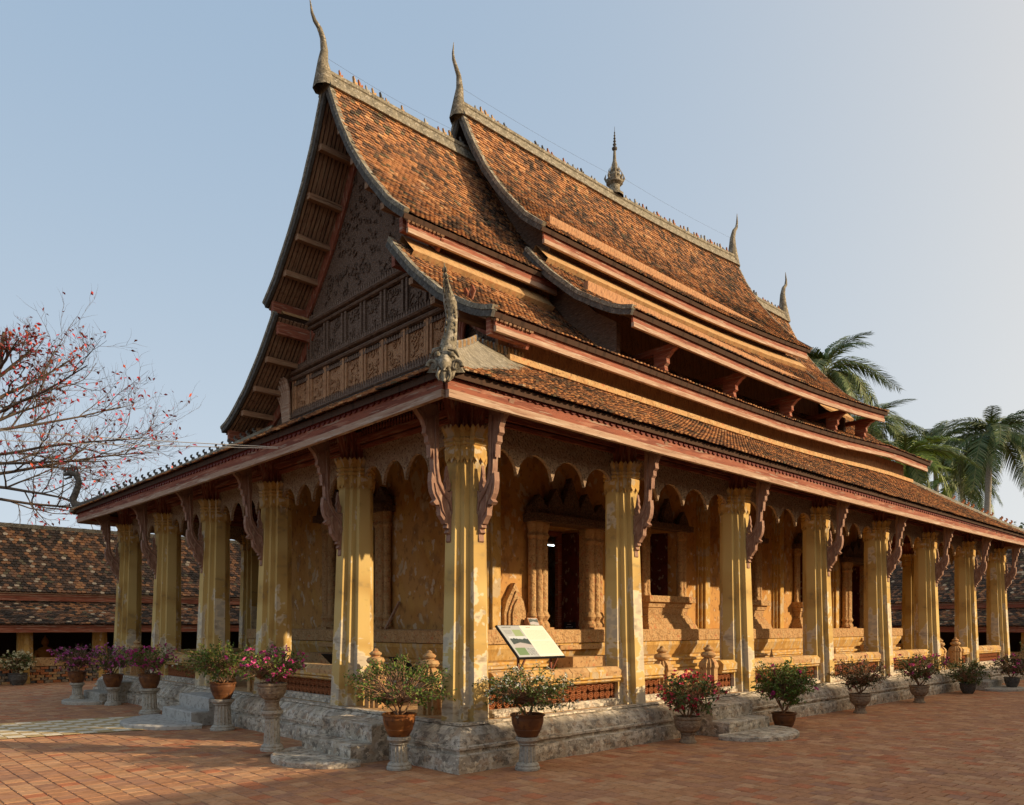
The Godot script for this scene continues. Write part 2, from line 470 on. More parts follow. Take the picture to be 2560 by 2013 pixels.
# ------------------------------------------------------------------ ground
func ground() -> void:
	var g := MB.new()
	g.quad(Vector3(-150, -0.03, 150), Vector3(-150, -0.03, -250), Vector3(260, -0.03, -250), Vector3(260, -0.03, 150))
	var o := structure("ground", g, M.court)
	# pavers: 0.2 m square clay tiles in courses along z, every one a real slab with open joints
	var slab := MB.new()
	var h := 0.0965
	var t := 0.0; var c := 0.006
	slab.quad(Vector3(-h + c, t, h - c), Vector3(-h + c, t, -h + c), Vector3(h - c, t, -h + c), Vector3(h - c, t, h - c))
	var ring := [Vector3(-h + c, t, h - c), Vector3(-h + c, t, -h + c), Vector3(h - c, t, -h + c), Vector3(h - c, t, h - c)]
	var outer := [Vector3(-h, t - c, h), Vector3(-h, t - c, -h), Vector3(h, t - c, -h), Vector3(h, t - c, h)]
	for i in 4:
		var j := (i + 1) % 4
		slab.quad(outer[i], ring[i], ring[j], outer[j])
		slab.quad(outer[i] - Vector3(0, 0.03, 0), outer[i], outer[j], outer[j] - Vector3(0, 0.03, 0))
	var sm := slab.mesh()
	var tones := [C(0.44, 0.235, 0.12), C(0.41, 0.205, 0.105), C(0.47, 0.265, 0.145), C(0.38, 0.195, 0.11), C(0.43, 0.165, 0.08), C(0.34, 0.18, 0.11)]
	var mats: Array[StandardMaterial3D] = []
	for tn in tones:
		var m := mat(M.brick_tex, Vector3(0.9, 0.9, 0.9), 0.9)
		m.albedo_color = (tn as Color).linear_to_srgb()
		mats.append(m)
	var all := []
	var fw := Vector3(sin(deg_to_rad(43.33)), 0, -cos(deg_to_rad(43.33)))
	var rt := Vector3(-fw.z, 0, fw.x)
	for ix in range(-52, 140):
		for iz in range(-96, 42):
			var x := ix * 0.2
			var z := iz * 0.2 + (0.1 if ix % 2 != 0 else 0.0)
			if x > -0.45 and x < LX + 0.45 and z < 0.45 and z > -LZ - 0.45:
				continue
			var d := Vector3(x, 0, z) - EYE
			var dep := d.dot(fw)
			if dep < 4.0 or absf(d.dot(rt)) / dep > 0.78:
				continue
			if x > 1.0 and z < -13.0 and x > 8.0:
				continue
			var r := rng.randf()
			var k := 0
			var patch := bumpy.get_noise_2d(x * 0.7, z * 0.7)
			if r < 0.07: k = 4
			elif r < 0.2: k = 5 if patch > 0.1 else 3
			elif r < 0.5: k = 1
			elif r < 0.72: k = 2
			elif r < 0.86: k = 3
			var wob := Basis.from_euler(Vector3(rng.randf_range(-0.012, 0.012), rng.randf_range(-0.02, 0.02), rng.randf_range(-0.012, 0.012)))
			all.append([dep, Transform3D(wob, Vector3(x, rng.randf_range(-0.004, 0.0), z)), k])
	all.sort_custom(func(a, b): return a[0] < b[0])
	# the nearest ones lie below the frame: those that show start at about 7.3 m
	var shown := 0
	var rest := []
	for a in all:
		if a[0] > 7.35 and shown < 300:
			shown += 1
			var p := part(o, "paver", sm, mats[a[2]])
			p.transform = a[1]
		else:
			rest.append(a)
	var mm := MultiMesh.new()
	mm.transform_format = MultiMesh.TRANSFORM_3D
	mm.use_colors = true
	mm.mesh = sm
	mm.instance_count = rest.size()
	for i in rest.size():
		mm.set_instance_transform(i, rest[i][1])
		var cc: Color = tones[rest[i][2]]
		var s := rng.randf_range(0.9, 1.08)
		mm.set_instance_color(i, Color(cc.r * s, cc.g * s, cc.b * s))
	var mi := MultiMeshInstance3D.new()
	mi.name = "pavers"
	mi.multimesh = mm
	var pm := mat(M.brick_tex, Vector3(0.9, 0.9, 0.9), 0.9)
	pm.vertex_color_use_as_albedo = true
	mi.material_override = pm
	mi.set_meta("kind", "stuff")
	o.add_child(mi)
	# path of cream and tan tiles up to the front steps
	var ps := MB.new()
	var d0 := Vector3(-1.0, 0, -0.20).normalized(); var d1 := Vector3(0.0, 0, -1.0)
	var p0 := Vector3(-1.05, 0.0, -5.58)
	ps.quad(p0 + Vector3(0, 0.008, 0), p0 + d0 * 12 + Vector3(0, 0.008, 0), p0 + d0 * 12 + d1 * 2.25 + Vector3(0, 0.008, 0), p0 + d1 * 2.25 + Vector3(0, 0.008, 0))
	var path := structure("path", ps, mat(paint(256, C(0.40, 0.29, 0.14), [[178, 0.03, 4, 0.5, 0.8, C(0.28, 0.2, 0.1), 0.8]]), Vector3(0.6, 0.6, 0.6)))
	var white := mat(paint(256, C(0.66, 0.60, 0.47), [[176, 0.03, 4, 0.5, 0.8, C(0.5, 0.44, 0.33), 0.8]]), Vector3(0.7, 0.7, 0.7), 0.85)
	var tanm := mat(paint(256, C(0.46, 0.34, 0.17), [[177, 0.03, 4, 0.5, 0.8, C(0.34, 0.25, 0.12), 0.8]]), Vector3(0.7, 0.7, 0.7), 0.85)
	var sq := MB.new()
	var e0 := d0 * 0.24; var e1 := d1 * 0.24
	for q in [1.0]:
		var up := Vector3(0, 0.012, 0)
		var a := e0 * 0.03 + e1 * 0.03; var b := e0 * 0.97 + e1 * 0.03; var cc := e0 * 0.97 + e1 * 0.97; var dd := e0 * 0.03 + e1 * 0.97
		sq.quad(a + up, b + up, cc + up, dd + up)
		for pr in [[a, b], [b, cc], [cc, dd], [dd, a]]:
			sq.quad(pr[0] - up, pr[0] + up, pr[1] + up, pr[1] - up)
	var sqm := sq.mesh()
	for i in 24:
		for j in 9:
			part(path, "path_tile", sqm, white if (i + j) % 2 == 0 else tanm, p0 + e0 * (i + 0.5) + e1 * (j + 0.15))

# ------------------------------------------------------------------ roof tiles
func tile_kit() -> void:
	for k in 2:
		var m := MB.new()
		var w := 0.050; var th := 0.020
		var pts := [Vector2(-w, -0.085), Vector2(w, -0.085), Vector2(w, 0.04), Vector2(0.028, 0.072), Vector2(-0.028 + 0.008 * k, 0.075), Vector2(-w, 0.044)]
		var top := []
		for p in pts:
			top.append(Vector3(p.x, th + (p.y + 0.085) * 0.19, p.y))
		for i in range(1, 5):
			m.tri(top[0], top[i], top[i + 1])
		for i in 6:
			var a: Vector3 = top[i]; var b: Vector3 = top[(i + 1) % 6]
			m.quad(a, b, b - Vector3(0, th, 0), a - Vector3(0, th, 0))
		for i in m.n.size():
			if m.n[i].y < -0.2:
				m.n[i] = -m.n[i]
		tile_meshes.append(m.mesh())
	tile_pal = [C(0.47, 0.235, 0.10), C(0.41, 0.195, 0.085), C(0.53, 0.31, 0.155), C(0.34, 0.16, 0.075), C(0.26, 0.13, 0.07), C(0.17, 0.098, 0.06), C(0.10, 0.065, 0.045), C(0.06, 0.045, 0.034), C(0.5, 0.38, 0.25), C(0.15, 0.12, 0.07)]
	for c in tile_pal:
		var m := mat(M.brick_tex, Vector3(2.5, 2.5, 2.5), 0.9)
		m.albedo_color = c.linear_to_srgb()
		tile_mats.append(m)
	var t := mat(M.brick_tex, Vector3(2.5, 2.5, 2.5), 0.9)
	t.vertex_color_use_as_albedo = true
	M.tiles = t

# lichen and soot in patches with ragged edges, stray new tiles
func tone(p: Vector3, dark: float) -> int:
	var n := bumpy.get_noise_3dv(p * 0.9) * 0.55 + bumpy.get_noise_3dv(p * 3.1) * 0.45 + rng.randf_range(-0.55, 0.55) + dark
	if n > 0.75: return 7
	if n > 0.5: return 6
	if n > 0.28: return 5
	if n > 0.1: return 9 if rng.randf() < 0.25 else 4
	if n > -0.1: return 3
	if n > -0.3: return 1
	if n > -0.55: return 0
	return 8 if rng.randf() < 0.12 else 2

func lay(list: Array, p: Vector3, t: Vector3, n: Vector3, dark: float) -> void:
	var e := n.cross(t).normalized()
	var b := Basis(e, n, t).rotated(n, rng.randf_range(-0.07, 0.07)).rotated(e, rng.randf_range(-0.05, 0.05))
	list.append([Transform3D(b, p + n * rng.randf_range(0.002, 0.014) + e * rng.randf_range(-0.006, 0.006)), tone(p, dark)])

func tiles(roof: Node3D, list: Array, near := false) -> void:
	if near:
		for l in list:
			tile_near.append([(l[0].origin - EYE).length(), roof, l[0], l[1]])
		tile_near.sort_custom(func(a, b): return a[0] < b[0])
		var far := {}
		for i in range(300, tile_near.size()):
			far[i] = true
		list = []
		for i in range(300, tile_near.size()):
			list.append([tile_near[i][2], tile_near[i][3]])
		tile_near.resize(mini(300, tile_near.size()))
	if list.is_empty():
		return
	var mm := MultiMesh.new()
	mm.transform_format = MultiMesh.TRANSFORM_3D
	mm.use_colors = true
	mm.mesh = tile_meshes[0]
	mm.instance_count = list.size()
	for i in list.size():
		mm.set_instance_transform(i, list[i][0])
		var c: Color = tile_pal[list[i][1]]
		var s := rng.randf_range(0.82, 1.15)
		mm.set_instance_color(i, Color(c.r * s, c.g * s, c.b * s))
	var o := MultiMeshInstance3D.new()
	o.name = "roof_tiles"
	o.multimesh = mm
	o.material_override = M.tiles
	o.set_meta("kind", "stuff")
	roof.add_child(o, true)

func near_tiles() -> void:
	for a in tile_near:
		var p := part(a[1], "roof_tile", tile_meshes[rng.randi() % 2], tile_mats[a[3]])
		p.transform = a[2]

const UPPER := [Vector2(0.0, 12.62), Vector2(0.47, 11.62), Vector2(0.9, 10.88), Vector2(1.41, 10.18), Vector2(1.85, 9.68), Vector2(2.22, 9.28), Vector2(2.68, 8.88)]
const LOWER := [Vector2(2.2, 8.58), Vector2(2.82, 7.92), Vector2(3.62, 7.24), Vector2(4.23, 6.86), Vector2(4.67, 6.62), Vector2(4.98, 6.5)]

func lift(prof: Array, up: float) -> Array:
	var r := []
	for p in prof:
		r.append(Vector2(p.x, p.y + up))
	return r

func along(prof: Array, s: float) -> Array:      # point and direction at arc length s
	var left := s
	for i in prof.size() - 1:
		var d: Vector2 = prof[i + 1] - prof[i]
		if left <= d.length() or i == prof.size() - 2:
			return [prof[i] + d.normalized() * left, d.normalized()]
		left -= d.length()
	return []

func arc(prof: Array) -> float:
	var s := 0.0
	for i in prof.size() - 1:
		s += (prof[i + 1] - prof[i]).length()
	return s

func slope(temple_node: Node3D, x0: float, x1: float, prof: Array, side: float, dark: float, tiled: bool) -> MeshInstance3D:
	var b := MB.new()
	var nx := 8
	for i in prof.size() - 1:
		for k in nx:
			var xa := lerpf(x0, x1, float(k) / nx); var xb := lerpf(x0, x1, float(k + 1) / nx)
			var p: Vector2 = prof[i]; var q: Vector2 = prof[i + 1]
			var A := Vector3(xa, p.y + dy(xa), ZC + side * p.x); var B := Vector3(xb, p.y + dy(xb), ZC + side * p.x)
			var Cc := Vector3(xb, q.y + dy(xb), ZC + side * q.x); var D := Vector3(xa, q.y + dy(xa), ZC + side * q.x)
			var dn := Vector3(0, -0.075, -side * 0.03)
			if side > 0:
				b.quad(A, B, Cc, D); b.quad(D + dn, Cc + dn, B + dn, A + dn)
			else:
				b.quad(D, Cc, B, A); b.quad(A + dn, B + dn, Cc + dn, D + dn)
			if i == prof.size() - 2:
				b.quad(D, Cc, Cc + dn, D + dn)
	for x in [x0, x1]:
		for i in prof.size() - 1:
			var p: Vector2 = prof[i]; var q: Vector2 = prof[i + 1]
			var A := Vector3(x, p.y + dy(x), ZC + side * p.x); var D := Vector3(x, q.y + dy(x), ZC + side * q.x)
			var dn := Vector3(0, -0.075, -side * 0.03)
			b.quad(A, D, D + dn, A + dn)
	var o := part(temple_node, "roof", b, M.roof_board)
	if tiled:
		var list := []
		var S := arc(prof)
		var row := 0
		var s := 0.06
		while s < S:
			var a := along(prof, s)
			var p: Vector2 = a[0]; var d: Vector2 = a[1]
			var t := Vector3(0, d.y, side * d.x)
			var n := Vector3(0, d.x, -side * d.y)
			var x := x0 + 0.05 + (0.055 if row % 2 else 0.0)
			while x < x1 - 0.03:
				lay(list, Vector3(x, p.y + dy(x), ZC + side * p.x), t, n, dark)
				x += 0.106
			s += 0.094
			row += 1
		tiles(o, list)
	return o

# barge: plastered verge along a profile, at x, thick 0.26 inwards (sg = +1: inwards is +x)
func barge(temple_node: Node3D, x: float, sg: float, prof: Array, side: float) -> void:
	var cap := MB.new(); var face := MB.new()
	var S := arc(prof)
	var N := 14
	var rings := []; var fr := []
	for i in N + 1:
		var s := S * i / N
		var a := along(prof, s)
		var p: Vector2 = a[0]; var d: Vector2 = a[1]
		var n := Vector2(-d.y, d.x)
		if n.y < 0: n = -n
		var flip := 0.0
		if i >= N - 1: flip = 0.02 * (i - N + 2)
		var wob := 0.012 * bumpy.get_noise_2d(s * 3.0, x)
		var f := func(xx: float, off: float) -> Vector3:
			var q := p + n * (off + flip + wob)
			return Vector3(xx, q.y + dy(x), ZC + side * q.x)
		rings.append(PackedVector3Array([f.call(x - sg * 0.03, -0.03), f.call(x - sg * 0.03, 0.045), f.call(x + sg * 0.075, 0.05), f.call(x + sg * 0.075, -0.03)]))
		fr.append(PackedVector3Array([f.call(x - sg * 0.015, -0.13), f.call(x - sg * 0.015, -0.02), f.call(x + sg * 0.05, -0.02), f.call(x + sg * 0.05, -0.13)]))
	cap.loft(rings); face.loft(fr)
	var o := part(temple_node, "barge", cap, M.grey)
	part(o, "barge_board", face, M.grey_dark)

# boards that close an eave: weathered lower strip, red upper board, scalloped trim
func fascia(parent: Node3D, a: Vector3, b: Vector3, out: Vector3, sag = null) -> void:
	var N := 6
	var up := MB.new(); var low := MB.new(); var trim := MB.new()
	var L := (b - a).length(); var dir := (b - a) / L
	var at := func(s: float) -> Vector3:
		var p := a + dir * s
		if sag != null: p.y += sag.call(p)
		return p
	for i in N:
		var p: Vector3 = at.call(L * i / N); var q: Vector3 = at.call(L * (i + 1) / N)
		up.bar(p + Vector3(0, 0.165, 0), q + Vector3(0, 0.165, 0), 0.045, 0.15)
		low.bar(p + Vector3(0, 0.045, 0) + out * 0.012, q + Vector3(0, 0.045, 0) + out * 0.012, 0.06, 0.085)
		trim.bar(p + Vector3(0, 0.275, 0) + out * 0.03, q + Vector3(0, 0.275, 0) + out * 0.03, 0.06, 0.05)
	var n := int(L / 0.13)
	for i in n:
		var p: Vector3 = at.call(L * (i + 0.5) / n) + Vector3(0, 0.25, 0) + out * 0.034
		var w := L / n * 0.46
		trim.prism(PackedVector2Array([Vector2(-w, 0), Vector2(-w * 0.7, -0.035), Vector2(0, -0.05), Vector2(w * 0.7, -0.035), Vector2(w, 0)]), p, dir, Vector3.UP, out * 0.02)
	var o := part(parent, "fascia", up, M.red_wood)
	part(o, "lower_board", low, M.bare_wood)
	part(o, "scalloped_trim", trim, M.red_paint)

func finial(parent: Node3D, pts: Array, rad: Array, thorn: Vector3) -> void:
	var m := MB.new()
	m.tube(pts, rad, 8)
	m.tube([thorn, thorn + (pts[pts.size() - 3] - pts[pts.size() - 1]).normalized() * 0.1 + Vector3(-0.02, -0.03, 0)], [0.03, 0.004], 5)
	part(parent, "finial", m, M.grey)

func ridge(temple_node: Node3D, x0: float, x1: float, y: float, sag: Callable, n_orn: int, skip: Array) -> void:
	var m := MB.new()
	var N := 10
	var rings := []
	for i in N + 1:
		var x := lerpf(x0, x1, float(i) / N)
		var yy: float = y + sag.call(x) + 0.012 * bumpy.get_noise_2d(x * 2.0, 3.0)
		rings.append(PackedVector3Array([Vector3(x, yy - 0.34, ZC + 0.26), Vector3(x, yy - 0.06, ZC + 0.12), Vector3(x, yy - 0.04, ZC + 0.14), Vector3(x, yy + 0.03, ZC + 0.13), Vector3(x, yy + 0.05, ZC + 0.06), Vector3(x, yy + 0.05, ZC - 0.06), Vector3(x, yy + 0.03, ZC - 0.13), Vector3(x, yy - 0.06, ZC - 0.12), Vector3(x, yy - 0.34, ZC - 0.26)]))
	m.loft(rings)
	var o := part(temple_node, "ridge", m, M.grey)
	# little clay crest figures, many broken or tilted
	var fig := MB.new()
	fig.prism(PackedVector2Array([Vector2(-0.055, 0), Vector2(0.05, 0), Vector2(0.06, 0.05), Vector2(0.03, 0.09), Vector2(0.045, 0.14), Vector2(0.02, 0.17), Vector2(-0.02, 0.13), Vector2(-0.03, 0.18), Vector2(-0.085, 0.25), Vector2(-0.06, 0.15), Vector2(-0.045, 0.07)]), Vector3.ZERO, Vector3.RIGHT, Vector3.UP, Vector3(0, 0, 0.06))
	var fm := fig.mesh()
	var tips := [M.stucco, M.grey_dark, M.terracotta, M.stone]
	for i in n_orn:
		var f := (i + 0.5) / n_orn
		var bad := false
		for s in skip:
			if f > s[0] and f < s[1]: bad = true
		if bad or rng.randf() < 0.12:
			continue
		var x := lerpf(x0 + 0.25, x1 - 0.3, f) + rng.randf_range(-0.03, 0.03)
		var sc := rng.randf_range(0.6, 0.9)
		part(o, "crest_figure", fm, tips[rng.randi() % 4], Vector3(x, y + sag.call(x) + 0.03, ZC), Basis.from_euler(Vector3(0, rng.randf_range(-0.3, 0.3), rng.randf_range(-0.15, 0.15))).scaled(Vector3(sc, sc, sc)))

# ------------------------------------------------------------------ the hall
const CX := [0.0, 3.07, 6.29, 9.48, 12.56, 15.74, 18.9, 21.9]
const CZ := [0.0, -2.54, -5.08, -7.62, -10.16, -12.7]

func section(h: float, y: float, cx: float, cz: float) -> PackedVector3Array:
	var q := h * 0.37; var n := (h - q) * 0.5
	var r := PackedVector3Array()
	var base := [Vector2(h, q), Vector2(h - n, q), Vector2(h - n, q + n), Vector2(q, q + n), Vector2(q, h)]
	for k in 4:
		for p in base:
			var v: Vector2 = p.rotated(k * PI * 0.5)
			r.append(Vector3(cx + v.x, y, cz + v.y))
	return r

func temple() -> void:
	var T := thing("temple_hall", "old Buddhist temple hall with tiered tiled roofs and yellow colonnade", "temple")
	plinth(T)
	cella(T)
	var col_i := 0
	for i in CX.size():
		column(T, CX[i], 0.0, [Vector2(0, 1)] if i > 0 and i < 7 else ([Vector2(-1, 0), Vector2(0, 1)] if i == 0 else [Vector2(0, 1), Vector2(1, 0)]), col_i)
		col_i += 1
		column(T, CX[i], -LZ, [Vector2(0, -1)] if i > 0 and i < 7 else ([Vector2(-1, 0), Vector2(0, -1)] if i == 0 else [Vector2(0, -1), Vector2(1, 0)]), col_i)
		col_i += 1
	for i in range(1, 5):
		column(T, 0.0, CZ[i], [Vector2(-1, 0)], col_i)
		column(T, LX, CZ[i], [Vector2(1, 0)], col_i + 1)
		col_i += 2
	bracket_i = 0
	for i in 7:
		entablature(T, Vector3(CX[i], 0, 0), Vector3(CX[i + 1], 0, 0), Vector3(0, 0, 1))
		entablature(T, Vector3(CX[i], 0, -LZ), Vector3(CX[i + 1], 0, -LZ), Vector3(0, 0, -1))
	for i in 5:
		entablature(T, Vector3(0, 0, CZ[i]), Vector3(0, 0, CZ[i + 1]), Vector3(-1, 0, 0))
		entablature(T, Vector3(LX, 0, CZ[i]), Vector3(LX, 0, CZ[i + 1]), Vector3(1, 0, 0))
	railings(T)
	steps(T)
	skirt(T)
	upper_roofs(T)
	gable(T)

func sweep(m: MB, prof: Array, x0: float, x1: float, z0: float, z1: float) -> void:
	# profile of (offset outwards, height) round the rectangle, mitred, cut up so that edges can be uneven
	for i in prof.size() - 1:
		var p: Vector2 = prof[i]; var q: Vector2 = prof[i + 1]
		var a := [Vector3(x0 - p.x, p.y, z1 + p.x), Vector3(x1 + p.x, p.y, z1 + p.x), Vector3(x1 + p.x, p.y, z0 - p.x), Vector3(x0 - p.x, p.y, z0 - p.x)]
		var b := [Vector3(x0 - q.x, q.y, z1 + q.x), Vector3(x1 + q.x, q.y, z1 + q.x), Vector3(x1 + q.x, q.y, z0 - q.x), Vector3(x0 - q.x, q.y, z0 - q.x)]
		for k in 4:
			var j := (k + 1) % 4
			var L: float = (a[j] - a[k]).length()
			var N := maxi(1, int(L / 0.25)) if p.x > 0.3 else 1
			for s in N:
				var A: Vector3 = a[k].lerp(a[j], float(s) / N); var B: Vector3 = b[k].lerp(b[j], float(s) / N)
				var Cc: Vector3 = b[k].lerp(b[j], float(s + 1) / N); var D: Vector3 = a[k].lerp(a[j], float(s + 1) / N)
				var out := Vector3(0, 0, 1).rotated(Vector3.UP, k * PI * 0.5)
				var w := func(v: Vector3, edge: bool) -> Vector3:
					if edge or N == 1: return v
					return v + out * bumpy.get_noise_3dv(v * 4.0) * 0.022 + Vector3(0, bumpy.get_noise_3dv(v * 3.0 + Vector3(9, 0, 0)) * 0.008, 0)
				m.quad(w.call(A, s == 0), w.call(B, s == 0), w.call(Cc, s == N - 1), w.call(D, s == N - 1))

func plinth(T: Node3D) -> void:
	var m := MB.new()
	sweep(m, [Vector2(0.66, -0.03), Vector2(0.67, 0.10), Vector2(0.655, 0.20), Vector2(0.60, 0.215), Vector2(0.595, 0.25), Vector2(0.63, 0.262), Vector2(0.628, 0.29), Vector2(0.60, 0.30), Vector2(0.59, 0.35), Vector2(0.56, 0.41), Vector2(0.51, 0.455), Vector2(0.45, 0.485), Vector2(0.41, 0.495), Vector2(0.43, 0.505), Vector2(0.42, 0.53), Vector2(0.30, 0.531)], 0.0, LX, -LZ, 0.0)
	part(T, "plinth", m, M.plinth)
	var f := MB.new()
	f.lo_hi(Vector3(-0.31, 0.0, -LZ - 0.31), Vector3(LX + 0.31, FLOOR - 0.002, 0.31))
	part(T, "verandah_floor", f, M.stucco)

# ------------------------------------------------------------------ columns
var bracket_i := 0
var bracket_mesh: Mesh
var flame_mesh: Mesh

func column(T: Node3D, x: float, z: float, outs: Array, i: int) -> void:
	var c := hold(T, "column", Vector3(x, FLOOR, z))
	var lean := Vector2.ZERO
	for o in outs:
		lean += o
	lean *= 0.075
	var jit := 0.004 * (i % 3)
	var s := MB.new()
	s.loft([section(0.292 + jit, 0, lean.x, lean.y), section(0.275 + jit, 1.0, lean.x * 0.62, lean.y * 0.62), section(0.238, 3.2, 0, 0)], true, true)
	part(c, "shaft", s, M.shafts[(i * 7 + i / 3) % 4])
	var k := MB.new()
	var t := 0.0
	k.loft([section(0.250, 3.19, t, t), section(0.262, 3.21, t, t), section(0.268, 3.33, t, t), section(0.25, 3.36, t, t), section(0.272, 3.375, t, t), section(0.272, 3.40, t, t), section(0.25, 3.415, t, t), section(0.282, 3.44, t, t), section(0.282, 3.455, t, t), section(0.262, 3.47, t, t)])
	# leaves hanging round the neck
	var ring := section(0.266, 3.2, 0, 0)
	for e in ring.size():
		var a := ring[e]; var b := ring[(e + 1) % ring.size()]
		var w := (b - a).length()
		var nn := (b - a).cross(Vector3.UP).normalized()
		var cnt := maxi(1, int(w / 0.075))
		for q in cnt:
			var p0 := a.lerp(b, float(q) / cnt); var p1 := a.lerp(b, float(q + 1) / cnt)
			var mid := (p0 + p1) * 0.5 - Vector3(0, 0.055, 0)
			k.tri(p0 + Vector3(0, 0.02, 0), p1 + Vector3(0, 0.02, 0), mid); k.tri(p1 + Vector3(0, 0.02, 0), p0 + Vector3(0, 0.02, 0), mid - nn * 0.012)
	part(c, "capital", k, M.wash)
	var w2 := MB.new()
	var r0 := section(0.262, 3.47, 0, 0); var r1 := section(0.275, 3.52, 0, 0); var r2 := section(0.303, 3.565, 0, 0)
	w2.loft([r0, r1, r2])
	for e in r2.size():
		var a := r2[e]; var b := r2[(e + 1) % r2.size()]
		var cnt := maxi(1, int((b - a).length() / 0.07))
		for q in cnt:
			var p0 := a.lerp(b, float(q) / cnt); var p1 := a.lerp(b, float(q + 1) / cnt)
			var mid := (p0 + p1) * 0.5
			mid = mid + Vector3(mid.x, 0, mid.z) * 0.06 + Vector3(0, 0.045, 0)
			w2.tri(p0, mid, p1); w2.tri(p1, mid - Vector3(mid.x, 0, mid.z) * 0.05, p0)
	part(c, "crown", w2, M.wash)
	var post := MB.new()
	post.loft([section(0.215, 3.50, 0, 0), section(0.225, 3.7, 0, 0), section(0.26, 3.85, 0, 0), section(0.30, 3.97, 0, 0)])
	part(c, "post_head", post, M.red_post)
	for o in outs:
		bracket(c, o)

func bracket(c: Node3D, o: Vector2) -> void:
	if bracket_mesh == null:
		var m := MB.new()
		var P := PackedVector2Array([Vector2(.17, 3.40), Vector2(.25, 3.34), Vector2(.31, 3.31), Vector2(.37, 3.345), Vector2(.425, 3.43), Vector2(.455, 3.54), Vector2(.465, 3.72), Vector2(.455, 3.95), Vector2(.46, 4.12), Vector2(.47, 4.34), Vector2(.84, 4.34), Vector2(.80, 4.24), Vector2(.70, 4.14), Vector2(.655, 4.05), Vector2(.665, 3.98), Vector2(.625, 3.95), Vector2(.625, 3.88), Vector2(.595, 3.85), Vector2(.585, 3.70), Vector2(.56, 3.80), Vector2(.545, 3.72), Vector2(.54, 3.58), Vector2(.525, 3.47), Vector2(.565, 3.53), Vector2(.575, 3.42), Vector2(.565, 3.33), Vector2(.545, 3.27), Vector2(.505, 3.21), Vector2(.545, 3.17), Vector2(.505, 3.14), Vector2(.455, 3.15), Vector2(.44, 3.10), Vector2(.435, 3.02), Vector2(.385, 2.965), Vector2(.375, 2.95), Vector2(.36, 2.925), Vector2(.33, 2.92), Vector2(.345, 2.88), Vector2(.30, 2.865), Vector2(.325, 2.82), Vector2(.285, 2.80), Vector2(.295, 2.72), Vector2(.255, 2.68), Vector2(.262, 2.60), Vector2(.235, 2.55), Vector2(.20, 2.62), Vector2(.18, 3.0)])
		m.prism(P, Vector3.ZERO, Vector3.RIGHT, Vector3.UP, Vector3(0, 0, 0.08))
		# raised rib on both cheeks
		for s in [-1.0, 1.0]:
			var z: float = s * 0.047
			m.tube([Vector3(.53, 4.2, z), Vector3(.51, 3.9, z), Vector3(.505, 3.62, z), Vector3(.475, 3.42, z), Vector3(.40, 3.30, z), Vector3(.30, 3.2, z), Vector3(.26, 3.05, z)], [0.016, 0.014, 0.014, 0.016, 0.02, 0.02, 0.008], 5)
			m.tube([Vector3(.53, 3.4, z), Vector3(.50, 3.28, z), Vector3(.44, 3.19, z), Vector3(.41, 3.08, z), Vector3(.35, 3.0, z)], [0.006, 0.013, 0.014, 0.013, 0.005], 5)
		bracket_mesh = m.mesh()
		var f := MB.new()
		f.prism(PackedVector2Array([Vector2(.34, 3.33), Vector2(.335, 3.41), Vector2(.352, 3.44), Vector2(.33, 3.50), Vector2(.338, 3.53), Vector2(.315, 3.64), Vector2(.296, 3.53), Vector2(.285, 3.47), Vector2(.262, 3.42), Vector2(.275, 3.33)]), Vector3.ZERO, Vector3.RIGHT, Vector3.UP, Vector3(0, 0, 0.045))
		flame_mesh = f.mesh()
	var b := Basis(Vector3(o.x, 0, o.y), Vector3.UP, Vector3(o.x, 0, o.y).cross(Vector3.UP))
	part(c, "bracket", bracket_mesh, M.bracket, Vector3(0, -FLOOR, 0), b)
	part(c, "bracket_flame", flame_mesh, M.bracket, Vector3(0, -FLOOR, 0), b)

func entablature(T: Node3D, a: Vector3, b: Vector3, out: Vector3) -> void:
	var L := (b - a).length(); var d := (b - a) / L
	var o := hold(T, "entablature", a)
	# scalloped fringe board with pendants
	var P := PackedVector2Array()
	var x0 := 0.19; var x1 := L - 0.19
	P.append(Vector2(x0, 4.34))
	P.append(Vector2(x0, 3.68))
	var n := 4
	for k in n:
		for s in 13:
			var u := s / 12.0
			var w := (x1 - x0) / n
			var y := 3.68 + 0.31 * pow(maxf(0.0, sin(PI * u)), 0.55)
			if s == 0 and k == 0: continue
			if s == 12 and k < n - 1: continue
			P.append(Vector2(x0 + w * (k + u), y))
	P.append(Vector2(x1, 4.34))
	var m := MB.new()
	m.prism(P, Vector3.ZERO, d, Vector3.UP, out * 0.05)
	part(o, "fringe_board", m, M.lambrequin)
	var be := MB.new()
	be.bar(d * 0.05 + Vector3(0, 4.385, 0), d * (L - 0.05) + Vector3(0, 4.385, 0), 0.22, 0.09)
	be.bar(d * 0.05 + Vector3(0, 4.29, 0) + out * 0.05, d * (L - 0.05) + Vector3(0, 4.29, 0) + out * 0.05, 0.05, 0.05)
	be.bar(d * 0.05 + Vector3(0, 4.67, 0) - out * 0.02, d * (L - 0.05) + Vector3(0, 4.67, 0) - out * 0.02, 0.12, 0.48)
	part(o, "beam", be, M.red_wood)
	# row of little turned teeth above the beam
	var te := MB.new()
	var cnt := int(L / 0.085)
	for k in cnt:
		var p := d * (0.3 + (L - 0.6) * k / (cnt - 1.0)) + out * 0.075
		te.prism(PackedVector2Array([Vector2(-0.024, 4.43), Vector2(0.024, 4.43), Vector2(0.024, 4.51), Vector2(0.0, 4.56), Vector2(-0.024, 4.51)]), p, d, Vector3.UP, out * 0.03)
	part(o, "tooth_row", te, M.red_wood)

# ------------------------------------------------------------------ railings, posts, steps
var lattice_mesh: Mesh

